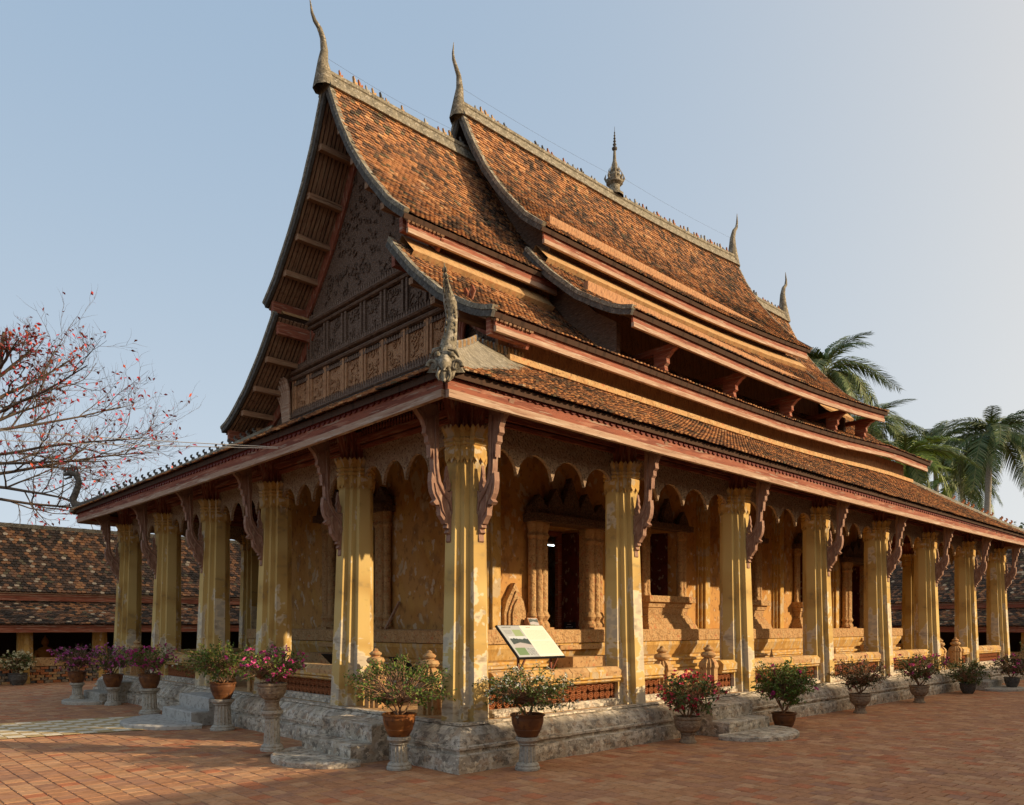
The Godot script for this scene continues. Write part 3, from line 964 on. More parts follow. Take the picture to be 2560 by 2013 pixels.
func lattice() -> Mesh:
	if lattice_mesh == null:
		var m := MB.new()
		var S := 0.125
		for c in [[Vector2(0, 0), 0.052], [Vector2(0, 0), 0.026], [Vector2(S / 2, S / 2), 0.036], [Vector2(-S / 2, S / 2), 0.036], [Vector2(S / 2, -S / 2), 0.036], [Vector2(-S / 2, -S / 2), 0.036], [Vector2(0, S / 2), 0.02], [Vector2(0, -S / 2), 0.02]]:
			var r: float = c[1]; var ce: Vector2 = c[0]
			var seg := 10
			for i in seg:
				var a0 := TAU * i / seg; var a1 := TAU * (i + 1) / seg
				var ri := r - 0.009
				var P := func(a: float, rr: float, z: float) -> Vector3: return Vector3(ce.x + cos(a) * rr, ce.y + sin(a) * rr, z)
				m.quad(P.call(a0, ri, 0.02), P.call(a0, r, 0.02), P.call(a1, r, 0.02), P.call(a1, ri, 0.02))
				m.quad(P.call(a1, ri, -0.02), P.call(a1, r, -0.02), P.call(a0, r, -0.02), P.call(a0, ri, -0.02))
				m.quad(P.call(a0, r, -0.02), P.call(a0, r, 0.02), P.call(a1, r, 0.02), P.call(a1, r, -0.02))
				m.quad(P.call(a0, ri, 0.02), P.call(a0, ri, -0.02), P.call(a1, ri, -0.02), P.call(a1, ri, 0.02))
		lattice_mesh = m.mesh()
	return lattice_mesh

func railing(T: Node3D, a: Vector3, b: Vector3, out: Vector3) -> void:
	var L := (b - a).length(); var d := (b - a) / L
	var o := hold(T, "railing", a + Vector3(0, FLOOR, 0))
	var base := MB.new()
	base.bar(Vector3(0, 0.025, 0), d * L + Vector3(0, 0.025, 0), 0.34, 0.05)
	base.bar(Vector3(0, 0.07, 0), d * L + Vector3(0, 0.07, 0), 0.26, 0.045)
	part(o, "kerb", base, M.plinth)
	var nn := maxi(1, int(round(L / 0.125)))
	var w := L / nn
	for k in nn:
		for r in 2:
			part(o, "lattice_tile", lattice(), M.terracotta, d * (w * (k + 0.5)) + Vector3(0, 0.155 + r * 0.115, 0) + out * 0.035, Basis(d * (w / 0.125), Vector3.UP * 0.92, out))
	var backing := MB.new()
	backing.bar(Vector3(0, 0.21, 0) - out * 0.06, d * L + Vector3(0, 0.21, 0) - out * 0.06, 0.03, 0.24)
	part(o, "backing", backing, M.terracotta)
	# coping: moulded under edge and brick blocks on top with chamfered backs
	var mo := MB.new()
	var prof := [Vector2(-0.11, 0.33), Vector2(-0.15, 0.355), Vector2(-0.15, 0.375), Vector2(-0.13, 0.38), Vector2(-0.165, 0.40), Vector2(-0.165, 0.43), Vector2(0.165, 0.43), Vector2(0.165, 0.40), Vector2(0.13, 0.38), Vector2(0.15, 0.375), Vector2(0.15, 0.355), Vector2(0.11, 0.33)]
	var rings := []
	for s in [0.0, L]:
		var r := PackedVector3Array()
		for p in prof:
			r.append(d * s + out * p.x + Vector3(0, p.y, 0))
		rings.append(r)
	mo.loft(rings)
	part(o, "moulding", mo, M.wash)
	var nb := maxi(1, int(round(L / 0.37)))
	var bw := L / nb
	var P2 := PackedVector2Array([Vector2(-0.15, 0.432), Vector2(0.16, 0.432), Vector2(0.168, 0.50), Vector2(0.10, 0.56), Vector2(-0.10, 0.56), Vector2(-0.15, 0.50)])
	var blk := MB.new()
	blk.prism(P2, Vector3.ZERO, out, Vector3.UP, d * (bw - 0.008))
	var bm := blk.mesh()
	for k in nb:
		part(o, "coping_block", bm, M.stucco if (k * 5 + int(L * 7)) % 3 else M.wash, d * (bw * (k + 0.5)) + out * rng.randf_range(-0.006, 0.006) + Vector3(0, rng.randf_range(-0.004, 0.003), 0))

func gatepost(T: Node3D, x: float, z: float) -> void:
	var o := hold(T, "gatepost", Vector3(x, FLOOR, z))
	var m := MB.new()
	m.loft([section(0.15, 0, 0, 0), section(0.145, 0.42, 0, 0), section(0.165, 0.46, 0, 0), section(0.15, 0.53, 0, 0), section(0.085, 0.60, 0, 0)])
	part(o, "post", m, M.stucco)
	var k := MB.new()
	k.lathe([Vector2(0.07, 0.585), Vector2(0.08, 0.61), Vector2(0.115, 0.625), Vector2(0.135, 0.66), Vector2(0.115, 0.70), Vector2(0.07, 0.715), Vector2(0.06, 0.725), Vector2(0.085, 0.745), Vector2(0.09, 0.765), Vector2(0.06, 0.79), Vector2(0.04, 0.80), Vector2(0.035, 0.825), Vector2(0.0, 0.84)], Vector3.ZERO, 16)
	part(o, "lotus_bud", k, M.stucco)

func railings(T: Node3D) -> void:
	var e := 0.27
	var S := Vector3(0, 0, 1); var F := Vector3(-1, 0, 0)
	for i in [0, 2, 3, 4, 6]:
		railing(T, Vector3(CX[i] + e, 0, 0.06), Vector3(CX[i + 1] - e, 0, 0.06), S)
	for p in [[CX[1] + e, 3.86], [5.56, CX[2] - e], [CX[5] + e, 16.5], [18.1, CX[6] - e]]:
		railing(T, Vector3(p[0], 0, 0.06), Vector3(p[1], 0, 0.06), S)
	for x in [4.04, 5.38, 16.68, 17.95]:
		gatepost(T, x, 0.05)
	for i in [1, 3]:
		railing(T, Vector3(-0.06, 0, CZ[i] - e), Vector3(-0.06, 0, CZ[i + 1] + e), F)
	for z in [-0.69, -1.95, -5.75, -6.98, -10.75, -12.05]:
		gatepost(T, -0.05, z)
	for i in [0, 2, 3, 4, 6]:
		railing(T, Vector3(CX[i] + e, 0, -LZ - 0.06), Vector3(CX[i + 1] - e, 0, -LZ - 0.06), -S)
	for i in [1, 3]:
		railing(T, Vector3(LX + 0.06, 0, CZ[i] - e), Vector3(LX + 0.06, 0, CZ[i + 1] + e), -F)

func stair(T: Node3D, at: Vector3, turn: float, w: float, m: Material, slab_w: float, n: int) -> void:
	var o := hold(T, "steps", at, turn)           # local +z points away from the hall, origin at the plinth face
	var h := FLOOR / (n + 0.4)
	for k in n:
		var s := MB.new()
		var depth := 0.30 * (n - k)
		var y0 := h * k + (0.0 if k == 0 else 0.0); var y1 := h * (k + 1) + 0.02
		var e := 0.02
		var ww := w * 0.5
		var rings := []
		for q in [[0.0, y0], [0.0, y1 - e], [e, y1]]:
			rings.append(PackedVector3Array([Vector3(-ww + q[0], q[1], depth - q[0]), Vector3(ww - q[0], q[1], depth - q[0]), Vector3(ww - q[0], q[1], -0.35), Vector3(-ww + q[0], q[1], -0.35)]))
		s.loft(rings)
		part(o, "step", s, m)
	var sl := MB.new()
	var lo := PackedVector3Array(); var hi := PackedVector3Array(); var hi2 := PackedVector3Array()
	var d0 := 0.30 * n
	for i in 17:
		var a := PI * i / 16.0
		var v := Vector3(cos(a) * slab_w, 0, d0 - 0.03 + sin(a) * slab_w * 0.85)
		lo.append(v); hi.append(v + Vector3(0, 0.055, 0)); hi2.append(v * Vector3(0.97, 1, 1) + Vector3(0, 0.075, -0.02))
	sl.loft([lo, hi, hi2])
	part(o, "moonstone_slab", sl, m)

func steps(T: Node3D) -> void:
	stair(T, Vector3(-0.62, 0, -1.32), -PI / 2, 1.2, M.plinth, 0.78, 2)
	stair(T, Vector3(-0.62, 0, -6.37), -PI / 2, 1.35, M.cement, 1.05, 2)
	stair(T, Vector3(-0.62, 0, -11.4), -PI / 2, 1.2, M.stone, 0.7, 2)
	stair(T, Vector3(4.71, 0, 0.62), 0.0, 1.2, M.plinth, 0.85, 2)
	stair(T, Vector3(17.3, 0, 0.62), 0.0, 1.2, M.stone, 0.8, 2)

# ------------------------------------------------------------------ inner room
const WX0 := 2.45
const WX1 := 19.45
const WZ0 := -10.16
const WZ1 := -2.54

func cella(T: Node3D) -> void:
	var o := hold(T, "inner_room")
	var W := MB.new()
	var th := 0.55; var top := 6.38; var bot := FLOOR
	# openings along both long walls: [from, to, sill, head]
	var side := [[3.95, 5.05, 1.33, 3.55], [7.1, 8.15, 2.32, 3.75], [10.4, 11.45, 2.32, 3.75], [13.75, 14.8, 2.32, 3.75], [16.85, 17.95, 1.33, 3.55]]
	for zz in [[WZ1 - th, WZ1], [WZ0, WZ0 + th]]:
		var x := WX0
		for s in side:
			W.lo_hi(Vector3(x, bot, zz[0]), Vector3(s[0], top, zz[1]))
			W.lo_hi(Vector3(s[0], bot, zz[0]), Vector3(s[1], s[2], zz[1]))
			W.lo_hi(Vector3(s[0], s[3], zz[0]), Vector3(s[1], top, zz[1]))
			x = s[1]
		W.lo_hi(Vector3(x, bot, zz[0]), Vector3(WX1, top, zz[1]))
	var front := [[-9.35, -8.45, 1.33, 3.5], [-7.15, -5.55, 1.33, 3.9], [-4.25, -3.35, 1.33, 3.5]]
	front = [[-7.15, -5.55, 1.33, 3.9]]
	for xx in [[WX0, WX0 + th], [WX1 - th, WX1]]:
		var z := WZ0 + th
		for s in front:
			W.lo_hi(Vector3(xx[0], bot, z), Vector3(xx[1], top, s[0]))
			W.lo_hi(Vector3(xx[0], bot, s[0]), Vector3(xx[1], s[2], s[1]))
			W.lo_hi(Vector3(xx[0], s[3], s[0]), Vector3(xx[1], top, s[1]))
			z = s[1]
		W.lo_hi(Vector3(xx[0], bot, z), Vector3(xx[1], top, WZ1 - th))
	part(o, "wall", W, M.wall)
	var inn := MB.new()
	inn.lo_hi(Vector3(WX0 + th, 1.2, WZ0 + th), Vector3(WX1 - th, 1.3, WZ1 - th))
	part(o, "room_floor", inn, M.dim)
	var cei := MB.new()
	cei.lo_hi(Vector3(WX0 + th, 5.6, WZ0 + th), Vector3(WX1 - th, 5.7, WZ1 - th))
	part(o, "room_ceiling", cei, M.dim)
	# podium mouldings
	var p := MB.new()
	sweep(p, [Vector2(0.66, 0.53), Vector2(0.66, 0.70), Vector2(0.62, 0.75), Vector2(0.40, 0.755), Vector2(0.40, 0.80), Vector2(0.44, 0.82), Vector2(0.44, 0.87), Vector2(0.37, 0.885), Vector2(0.37, 0.95), Vector2(0.42, 0.97), Vector2(0.42, 1.01), Vector2(0.30, 1.03), Vector2(0.30, 1.07), Vector2(0.34, 1.11), Vector2(0.38, 1.2), Vector2(0.43, 1.30), Vector2(0.43, 1.37)], WX0, WX1, WZ0, WZ1)
	part(o, "podium", p, M.wash)
	var fr := MB.new()
	sweep(fr, [Vector2(0.40, 1.372), Vector2(0.46, 1.385), Vector2(0.46, 1.60), Vector2(0.44, 1.62), Vector2(0.0, 1.625)], WX0, WX1, WZ0, WZ1)
	part(o, "podium_frieze", fr, M.carved_stucco)
	for s in side:
		if s[2] < 2.0:
			doorway(T, Vector3((s[0] + s[1]) * 0.5, 0, WZ1), 0.0, s[1] - s[0], s[3])
		else:
			window(T, Vector3((s[0] + s[1]) * 0.5, 0, WZ1), s[1] - s[0], s[2], s[3])
	doorway(T, Vector3(WX0, 0, -6.35), -PI / 2, 1.6, 3.9)
	for x in [2.66, 5.95, 9.15, 12.6, 15.85, 19.24]:
		pilaster(T, Vector3(x, 0, WZ1), 0.0)
	for z in [-2.75, -9.95]:
		pilaster(T, Vector3(WX0, 0, z), -PI / 2)
	# seated niche figure panel at the corner, and small lotus finials along the podium ledge
	var nich := hold(T, "niche", Vector3(3.15, 1.62, WZ1 + 0.05))
	var nm := MB.new()
	nm.prism(PackedVector2Array([Vector2(-0.26, 0), Vector2(0.26, 0), Vector2(0.26, 0.3), Vector2(0.2, 0.5), Vector2(0.0, 0.82), Vector2(-0.2, 0.5), Vector2(-0.26, 0.3)]), Vector3.ZERO, Vector3.RIGHT, Vector3.UP, Vector3(0, 0, 0.14))
	for r in [0.19, 0.12]:
		nm.prism(PackedVector2Array([Vector2(-r, 0.04), Vector2(r, 0.04), Vector2(r, 0.28), Vector2(r * 0.7, 0.42), Vector2(0.0, 0.3 + r * 2.0), Vector2(-r * 0.7, 0.42), Vector2(-r, 0.28)]), Vector3(0, 0, 0.07 + (0.2 - r) * 0.5), Vector3.RIGHT, Vector3.UP, Vector3(0, 0, 0.05))
	part(nich, "niche_panel", nm, M.carved_stucco)
	for x in [11.4, 14.9]:
		var f := MB.new()
		f.lathe([Vector2(0.12, 0.0), Vector2(0.1, 0.06), Vector2(0.05, 0.1), Vector2(0.075, 0.14), Vector2(0.04, 0.2), Vector2(0.02, 0.3), Vector2(0.0, 0.4)], Vector3.ZERO, 10)
		part(o, "ledge_finial", f, M.stucco, Vector3(x, 0.755, WZ1 + 0.52))

func turned(turn: float) -> Basis:
	return Basis(Vector3.UP, turn)

func pilaster(T: Node3D, at: Vector3, turn: float) -> void:
	var o := hold(T, "pilaster", at, turn)
	var m := MB.new()
	m.lo_hi(Vector3(-0.21, 1.62, -0.05), Vector3(0.21, 5.6, 0.05))
	m.lo_hi(Vector3(-0.15, 1.622, -0.04), Vector3(0.15, 5.6, 0.11))
	m.lo_hi(Vector3(-0.09, 1.624, -0.03), Vector3(0.09, 5.6, 0.17))
	part(o, "shaft", m, M.wash)

func doorway(T: Node3D, at: Vector3, turn: float, w: float, head: float) -> void:
	var o := hold(T, "doorway", at, turn)          # local +z faces out
	var h := w * 0.5
	var j := MB.new()
	for s in [-1.0, 1.0]:
		for q in [[0.10, 0.10, 0.16], [0.24, 0.085, 0.22], [0.37, 0.075, 0.17]]:
			var x: float = s * (h + q[0])
			j.lathe([Vector2(q[1] * 1.35, 1.62), Vector2(q[1] * 1.35, 1.72), Vector2(q[1] * 0.9, 1.78), Vector2(q[1] * 1.4, 1.86), Vector2(q[1] * 0.95, 1.95), Vector2(q[1], 2.05), Vector2(q[1], head - 0.3), Vector2(q[1] * 1.3, head - 0.24), Vector2(q[1], head - 0.18), Vector2(q[1] * 1.35, head - 0.05), Vector2(q[1] * 1.35, head)], Vector3(x, 0, q[2] * 0.6), 8)
		j.lo_hi(Vector3(s * (h + 0.004), 1.33, -0.02), Vector3(s * (h + 0.46), 1.66, 0.3))
		j.lo_hi(Vector3(s * (h - 0.006), 1.6, -0.07), Vector3(s * (h + 0.06), head, 0.06))
	part(o, "jamb", j, M.carved_stucco)
	var lint := MB.new()
	lint.lo_hi(Vector3(-h - 0.5, head, -0.05), Vector3(h + 0.5, head + 0.14, 0.34))
	for k in 5:
		var x := lerpf(-h - 0.3, h + 0.3, k / 4.0)
		var hh := 0.75 if k == 2 else (0.5 if k % 2 else 0.35)
		lint.prism(PackedVector2Array([Vector2(-0.24, 0), Vector2(0.24, 0), Vector2(0.2, hh * 0.4), Vector2(0.0, hh), Vector2(-0.2, hh * 0.4)]), Vector3(x, head + 0.14, 0.16), Vector3.RIGHT, Vector3.UP, Vector3(0, 0, 0.14 + 0.02 * (k % 2)))
	part(o, "pediment", lint, M.dark_carving)
	# leaf folded back inside, inner frame, threshold and steps down to the verandah
	var leaf := MB.new()
	leaf.lo_hi(Vector3(h - 0.045, 1.35, -0.50), Vector3(h - 0.002, head - 0.05, -0.08))
	part(o, "door_leaf", leaf, M.door)
	leaf = MB.new()
	leaf.lo_hi(Vector3(-h + 0.002, 1.35, -0.50), Vector3(-h + 0.045, head - 0.05, -0.08))
	part(o, "door_leaf", leaf, M.door)
	var fr := MB.new()
	for s in [-1.0, 1.0]:
		fr.lo_hi(Vector3(s * (h - 0.13), 1.33, -0.60), Vector3(s * h, head - 0.02, -0.52))
	fr.lo_hi(Vector3(-h, head - 0.1, -0.61), Vector3(h, head - 0.01, -0.53))
	part(o, "door_frame", fr, M.red_wood)
	var st := MB.new()
	st.lo_hi(Vector3(-h - 0.02, 1.26, -0.53), Vector3(h + 0.02, 1.345, 0.47))
	st.lo_hi(Vector3(-h - 0.05, FLOOR, 0.40), Vector3(h + 0.05, 1.14, 0.80))
	st.lo_hi(Vector3(-h - 0.12, FLOOR, 0.7), Vector3(h + 0.12, 0.88, 1.08))
	part(o, "door_steps", st, M.stucco)

func window(T: Node3D, at: Vector3, w: float, sill: float, head: float) -> void:
	var o := hold(T, "window", at)
	var h := w * 0.5
	for s in [-1.0, 1.0]:
		for q in [[0.08, 0.075, 0.10], [0.19, 0.06, 0.14]]:
			var j := MB.new()
			j.lathe([Vector2(q[1] * 1.3, sill), Vector2(q[1], sill + 0.1), Vector2(q[1], head - 0.2), Vector2(q[1] * 1.35, head - 0.12), Vector2(q[1] * 1.3, head)], Vector3(s * (h + q[0]), 0, q[2] * 0.5), 8)
			part(o, "window_jamb", j, M.carved_stucco)
	var lint := MB.new()
	lint.lo_hi(Vector3(-h - 0.3, head, -0.04), Vector3(h + 0.3, head + 0.12, 0.26))
	for k in 3:
		var x := (k - 1) * (h + 0.05)
		var hh := 0.55 if k == 1 else 0.32
		lint.prism(PackedVector2Array([Vector2(-0.2, 0), Vector2(0.2, 0), Vector2(0.15, hh * 0.4), Vector2(0.0, hh), Vector2(-0.15, hh * 0.4)]), Vector3(x, head + 0.12, 0.12), Vector3.RIGHT, Vector3.UP, Vector3(0, 0, 0.12))
	part(o, "window_pediment", lint, M.dark_carving)
	var b := MB.new()
	var prof := [[sill, 0.30, 0.30], [sill - 0.13, 0.31, 0.31], [sill - 0.14, 0.25, 0.24], [sill - 0.24, 0.24, 0.22], [sill - 0.25, 0.20, 0.19], [sill - 0.40, 0.17, 0.16], [sill - 0.41, 0.21, 0.19], [sill - 0.46, 0.21, 0.19], [sill - 0.47, 0.24, 0.22], [sill - 0.58, 0.30, 0.26], [sill - 0.59, 0.33, 0.29], [sill - 0.70, 0.37, 0.33]]
	var rings := []
	for p in prof:
		rings.append(PackedVector3Array([Vector3(-h - p[1], p[0], -0.02), Vector3(h + p[1], p[0], -0.02), Vector3(h + p[1], p[0], p[2]), Vector3(-h - p[1], p[0], p[2])]))
	b.loft(rings)
	part(o, "window_sill", b, M.carved_stucco)
	var sh := MB.new()
	sh.box(Vector3(h - 0.06, (sill + head) * 0.5, -0.42), Vector3(0.05, head - sill, 0.42), turned(0.3))
	part(o, "shutter", sh, M.door)
	sh = MB.new()
	sh.box(Vector3(-h + 0.05, (sill + head) * 0.5, -0.46), Vector3(0.05, head - sill, 0.4), turned(-0.2))
	part(o, "shutter", sh, M.door)

# ------------------------------------------------------------------ skirt roof over the verandah
func skirt_y(s: float, x: float) -> float:
	return 4.47 + 1.95 * (0.88 * s + 0.12 * s * s) + dy(x) * 0.8 * s

func skirt(T: Node3D) -> void:
	var ex := 1.03; var ez := 0.88
	var dx := 3.48; var dz := 3.42
	var sides := [[Vector3(-ex, 0, ez), Vector3(LX + ex, 0, ez), Vector3(WX0, 0, WZ1), Vector3(WX1, 0, WZ1)], [Vector3(-ex, 0, -LZ - ez), Vector3(-ex, 0, ez), Vector3(WX0, 0, WZ0), Vector3(WX0, 0, WZ1)], [Vector3(LX + ex, 0, -LZ - ez), Vector3(-ex, 0, -LZ - ez), Vector3(WX1, 0, WZ0), Vector3(WX0, 0, WZ0)], [Vector3(LX + ex, 0, ez), Vector3(LX + ex, 0, -LZ - ez), Vector3(WX1, 0, WZ1), Vector3(WX1, 0, WZ0)]]
	for i in 4:
		var q: Array = sides[i]
		var b := MB.new()
		var N := 12
		for k in 4:
			for u in N:
				var P := func(s: float, f: float) -> Vector3:
					var lo: Vector3 = q[0].lerp(q[1], f); var hi: Vector3 = q[2].lerp(q[3], f)
					var p := lo.lerp(hi, s)
					p.y = skirt_y(s, p.x)
					return p
				var A: Vector3 = P.call(k / 4.0, float(u) / N); var B: Vector3 = P.call((k + 1) / 4.0, float(u) / N)
				var Cc: Vector3 = P.call((k + 1) / 4.0, float(u + 1) / N); var D: Vector3 = P.call(k / 4.0, float(u + 1) / N)
				b.quad(A, B, Cc, D)
				var dn := Vector3(0, -0.08, 0)
				b.quad(D + dn, Cc + dn, B + dn, A + dn)
				if k == 0:
					b.quad(A + dn, A, D, D + dn)
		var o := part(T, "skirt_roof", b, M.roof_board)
		if i == 2:
			continue
		var list := []
		var run: Vector3 = ((q[1] - q[0]) as Vector3).normalized()
		var inw: Vector3 = Vector3(0, 1, 0).cross(run)
		if inw.dot(q[2] - q[0]) < 0: inw = -inw
		var s := 0.0
		var row := 0
		while s < 0.995:
			var a: Vector3 = q[0].lerp(q[2], s); var e: Vector3 = q[1].lerp(q[3], s)
			var L := (e - a).length()
			var x := 0.03 + (0.055 if row % 2 else 0.0)
			while x < L - 0.02:
				var p := a + run * x
				p.y = skirt_y(s, p.x)
				var sl := (skirt_y(s + 0.02, p.x) - skirt_y(s, p.x)) / (0.02 * 3.45)
				var t := (-inw - Vector3(0, sl, 0)).normalized()
				var n := run.cross(t)
				if n.y < 0: n = -n
				if i != 3 or p.z > -3.5:
					lay(list, p, t, n, 0.1)
				x += 0.106
			s += 0.0245
			row += 1
		tiles(o, list, i == 0)
	# eave boards
	var sag := func(p: Vector3) -> float:
		var u := absf(p.x - 10.9) / 11.8
		return 0.045 * u * u * u
	var sagz := func(p: Vector3) -> float:
		var u := absf(p.z - ZC) / 7.1
		return 0.05 * u * u * u
	fascia(T, Vector3(-0.95, 4.13, 0.80), Vector3(LX + 0.95, 4.13, 0.80), Vector3(0, 0, 1), sag)
	fascia(T, Vector3(-0.95, 4.135, -LZ - 0.76), Vector3(-0.95, 4.135, 0.76), Vector3(-1, 0, 0), sagz)
	fascia(T, Vector3(LX + 0.95, 4.135, -LZ - 0.76), Vector3(LX + 0.95, 4.135, 0.76), Vector3(1, 0, 0), sagz)
	fascia(T, Vector3(-0.95, 4.13, -LZ - 0.80), Vector3(LX + 0.95, 4.13, -LZ - 0.80), Vector3(0, 0, -1), sag)
	# plaster flashing where tiles meet the wall
	for z in [[-1.80, 1.0], [-LZ + 1.80, -1.0]]:
		var f := MB.new(); var ew := MB.new()
		var s0 := (0.88 + 1.80) / 3.42
		for k in 10:
			var xa := lerpf(2.3, LX - 2.3, k / 10.0); var xb := lerpf(2.3, LX - 2.3, (k + 1) / 10.0)
			f.bar(Vector3(xa, skirt_y(s0, xa) + 0.05, z[0]), Vector3(xb, skirt_y(s0, xb) + 0.05, z[0]), 0.30, 0.10)
			ew.bar(Vector3(xa, skirt_y(s0, xa) + 0.32, z[0] - z[1] * 0.17), Vector3(xb, skirt_y(s0, xb) + 0.32, z[0] - z[1] * 0.17), 0.06, 0.55)
		part(T, "flashing", f, M.stucco)
		part(T, "eave_wall", ew, M.tan_wood)
	# hips with crest figures and nagas
	var hips := [[Vector3(-ex, 0, ez), Vector3(WX0, 0, WZ1), 0], [Vector3(-ex, 0, -LZ - ez), Vector3(WX0, 0, WZ0), 1], [Vector3(LX + ex, 0, ez), Vector3(WX1, 0, WZ1), 2]]
	var curl := MB.new()
	curl.prism(PackedVector2Array([Vector2(-0.05, 0), Vector2(0.05, 0), Vector2(0.05, 0.06), Vector2(0.1, 0.1), Vector2(0.09, 0.17), Vector2(0.03, 0.2), Vector2(0.05, 0.14), Vector2(0.02, 0.1), Vector2(-0.03, 0.12)]), Vector3.ZERO, Vector3.RIGHT, Vector3.UP, Vector3(0, 0, 0.05))
	var cm := curl.mesh()
	for h in hips:
		var m := MB.new()
		var rings := []
		var dir: Vector3 = (h[1] - h[0]).normalized()
		var sd := dir.cross(Vector3.UP)
		for k in 9:
			var s := k / 8.0
			var p: Vector3 = h[0].lerp(h[1], s)
			p.y = skirt_y(s, p.x)
			var hh := 0.11 if h[2] else 0.2
			rings.append(PackedVector3Array([p + sd * 0.2 - Vector3(0, 0.06, 0), p + sd * 0.1 + Vector3(0, hh * 0.6, 0), p + sd * 0.05 + Vector3(0, hh, 0), p - sd * 0.05 + Vector3(0, hh, 0), p - sd * 0.1 + Vector3(0, hh * 0.6, 0), p - sd * 0.2 - Vector3(0, 0.06, 0)]))
		m.loft(rings)
		var o := part(T, "hip_ridge", m, M.grey)
		if h[2]:
			for k in 26:
				var s := 0.14 + 0.8 * k / 26.0
				if h[2] == 2 and (k % 4 == 0 or s > 0.55): continue
				var p: Vector3 = h[0].lerp(h[1], s)
				p.y = skirt_y(s, p.x) + 0.10
				part(o, "crest_figure", cm, M.terracotta if h[2] == 2 else M.grey_dark, p, Basis(-dir, Vector3.UP, -dir.cross(Vector3.UP)).scaled(Vector3.ONE * 0.75))
	naga_corner(T)
	naga_far(T)

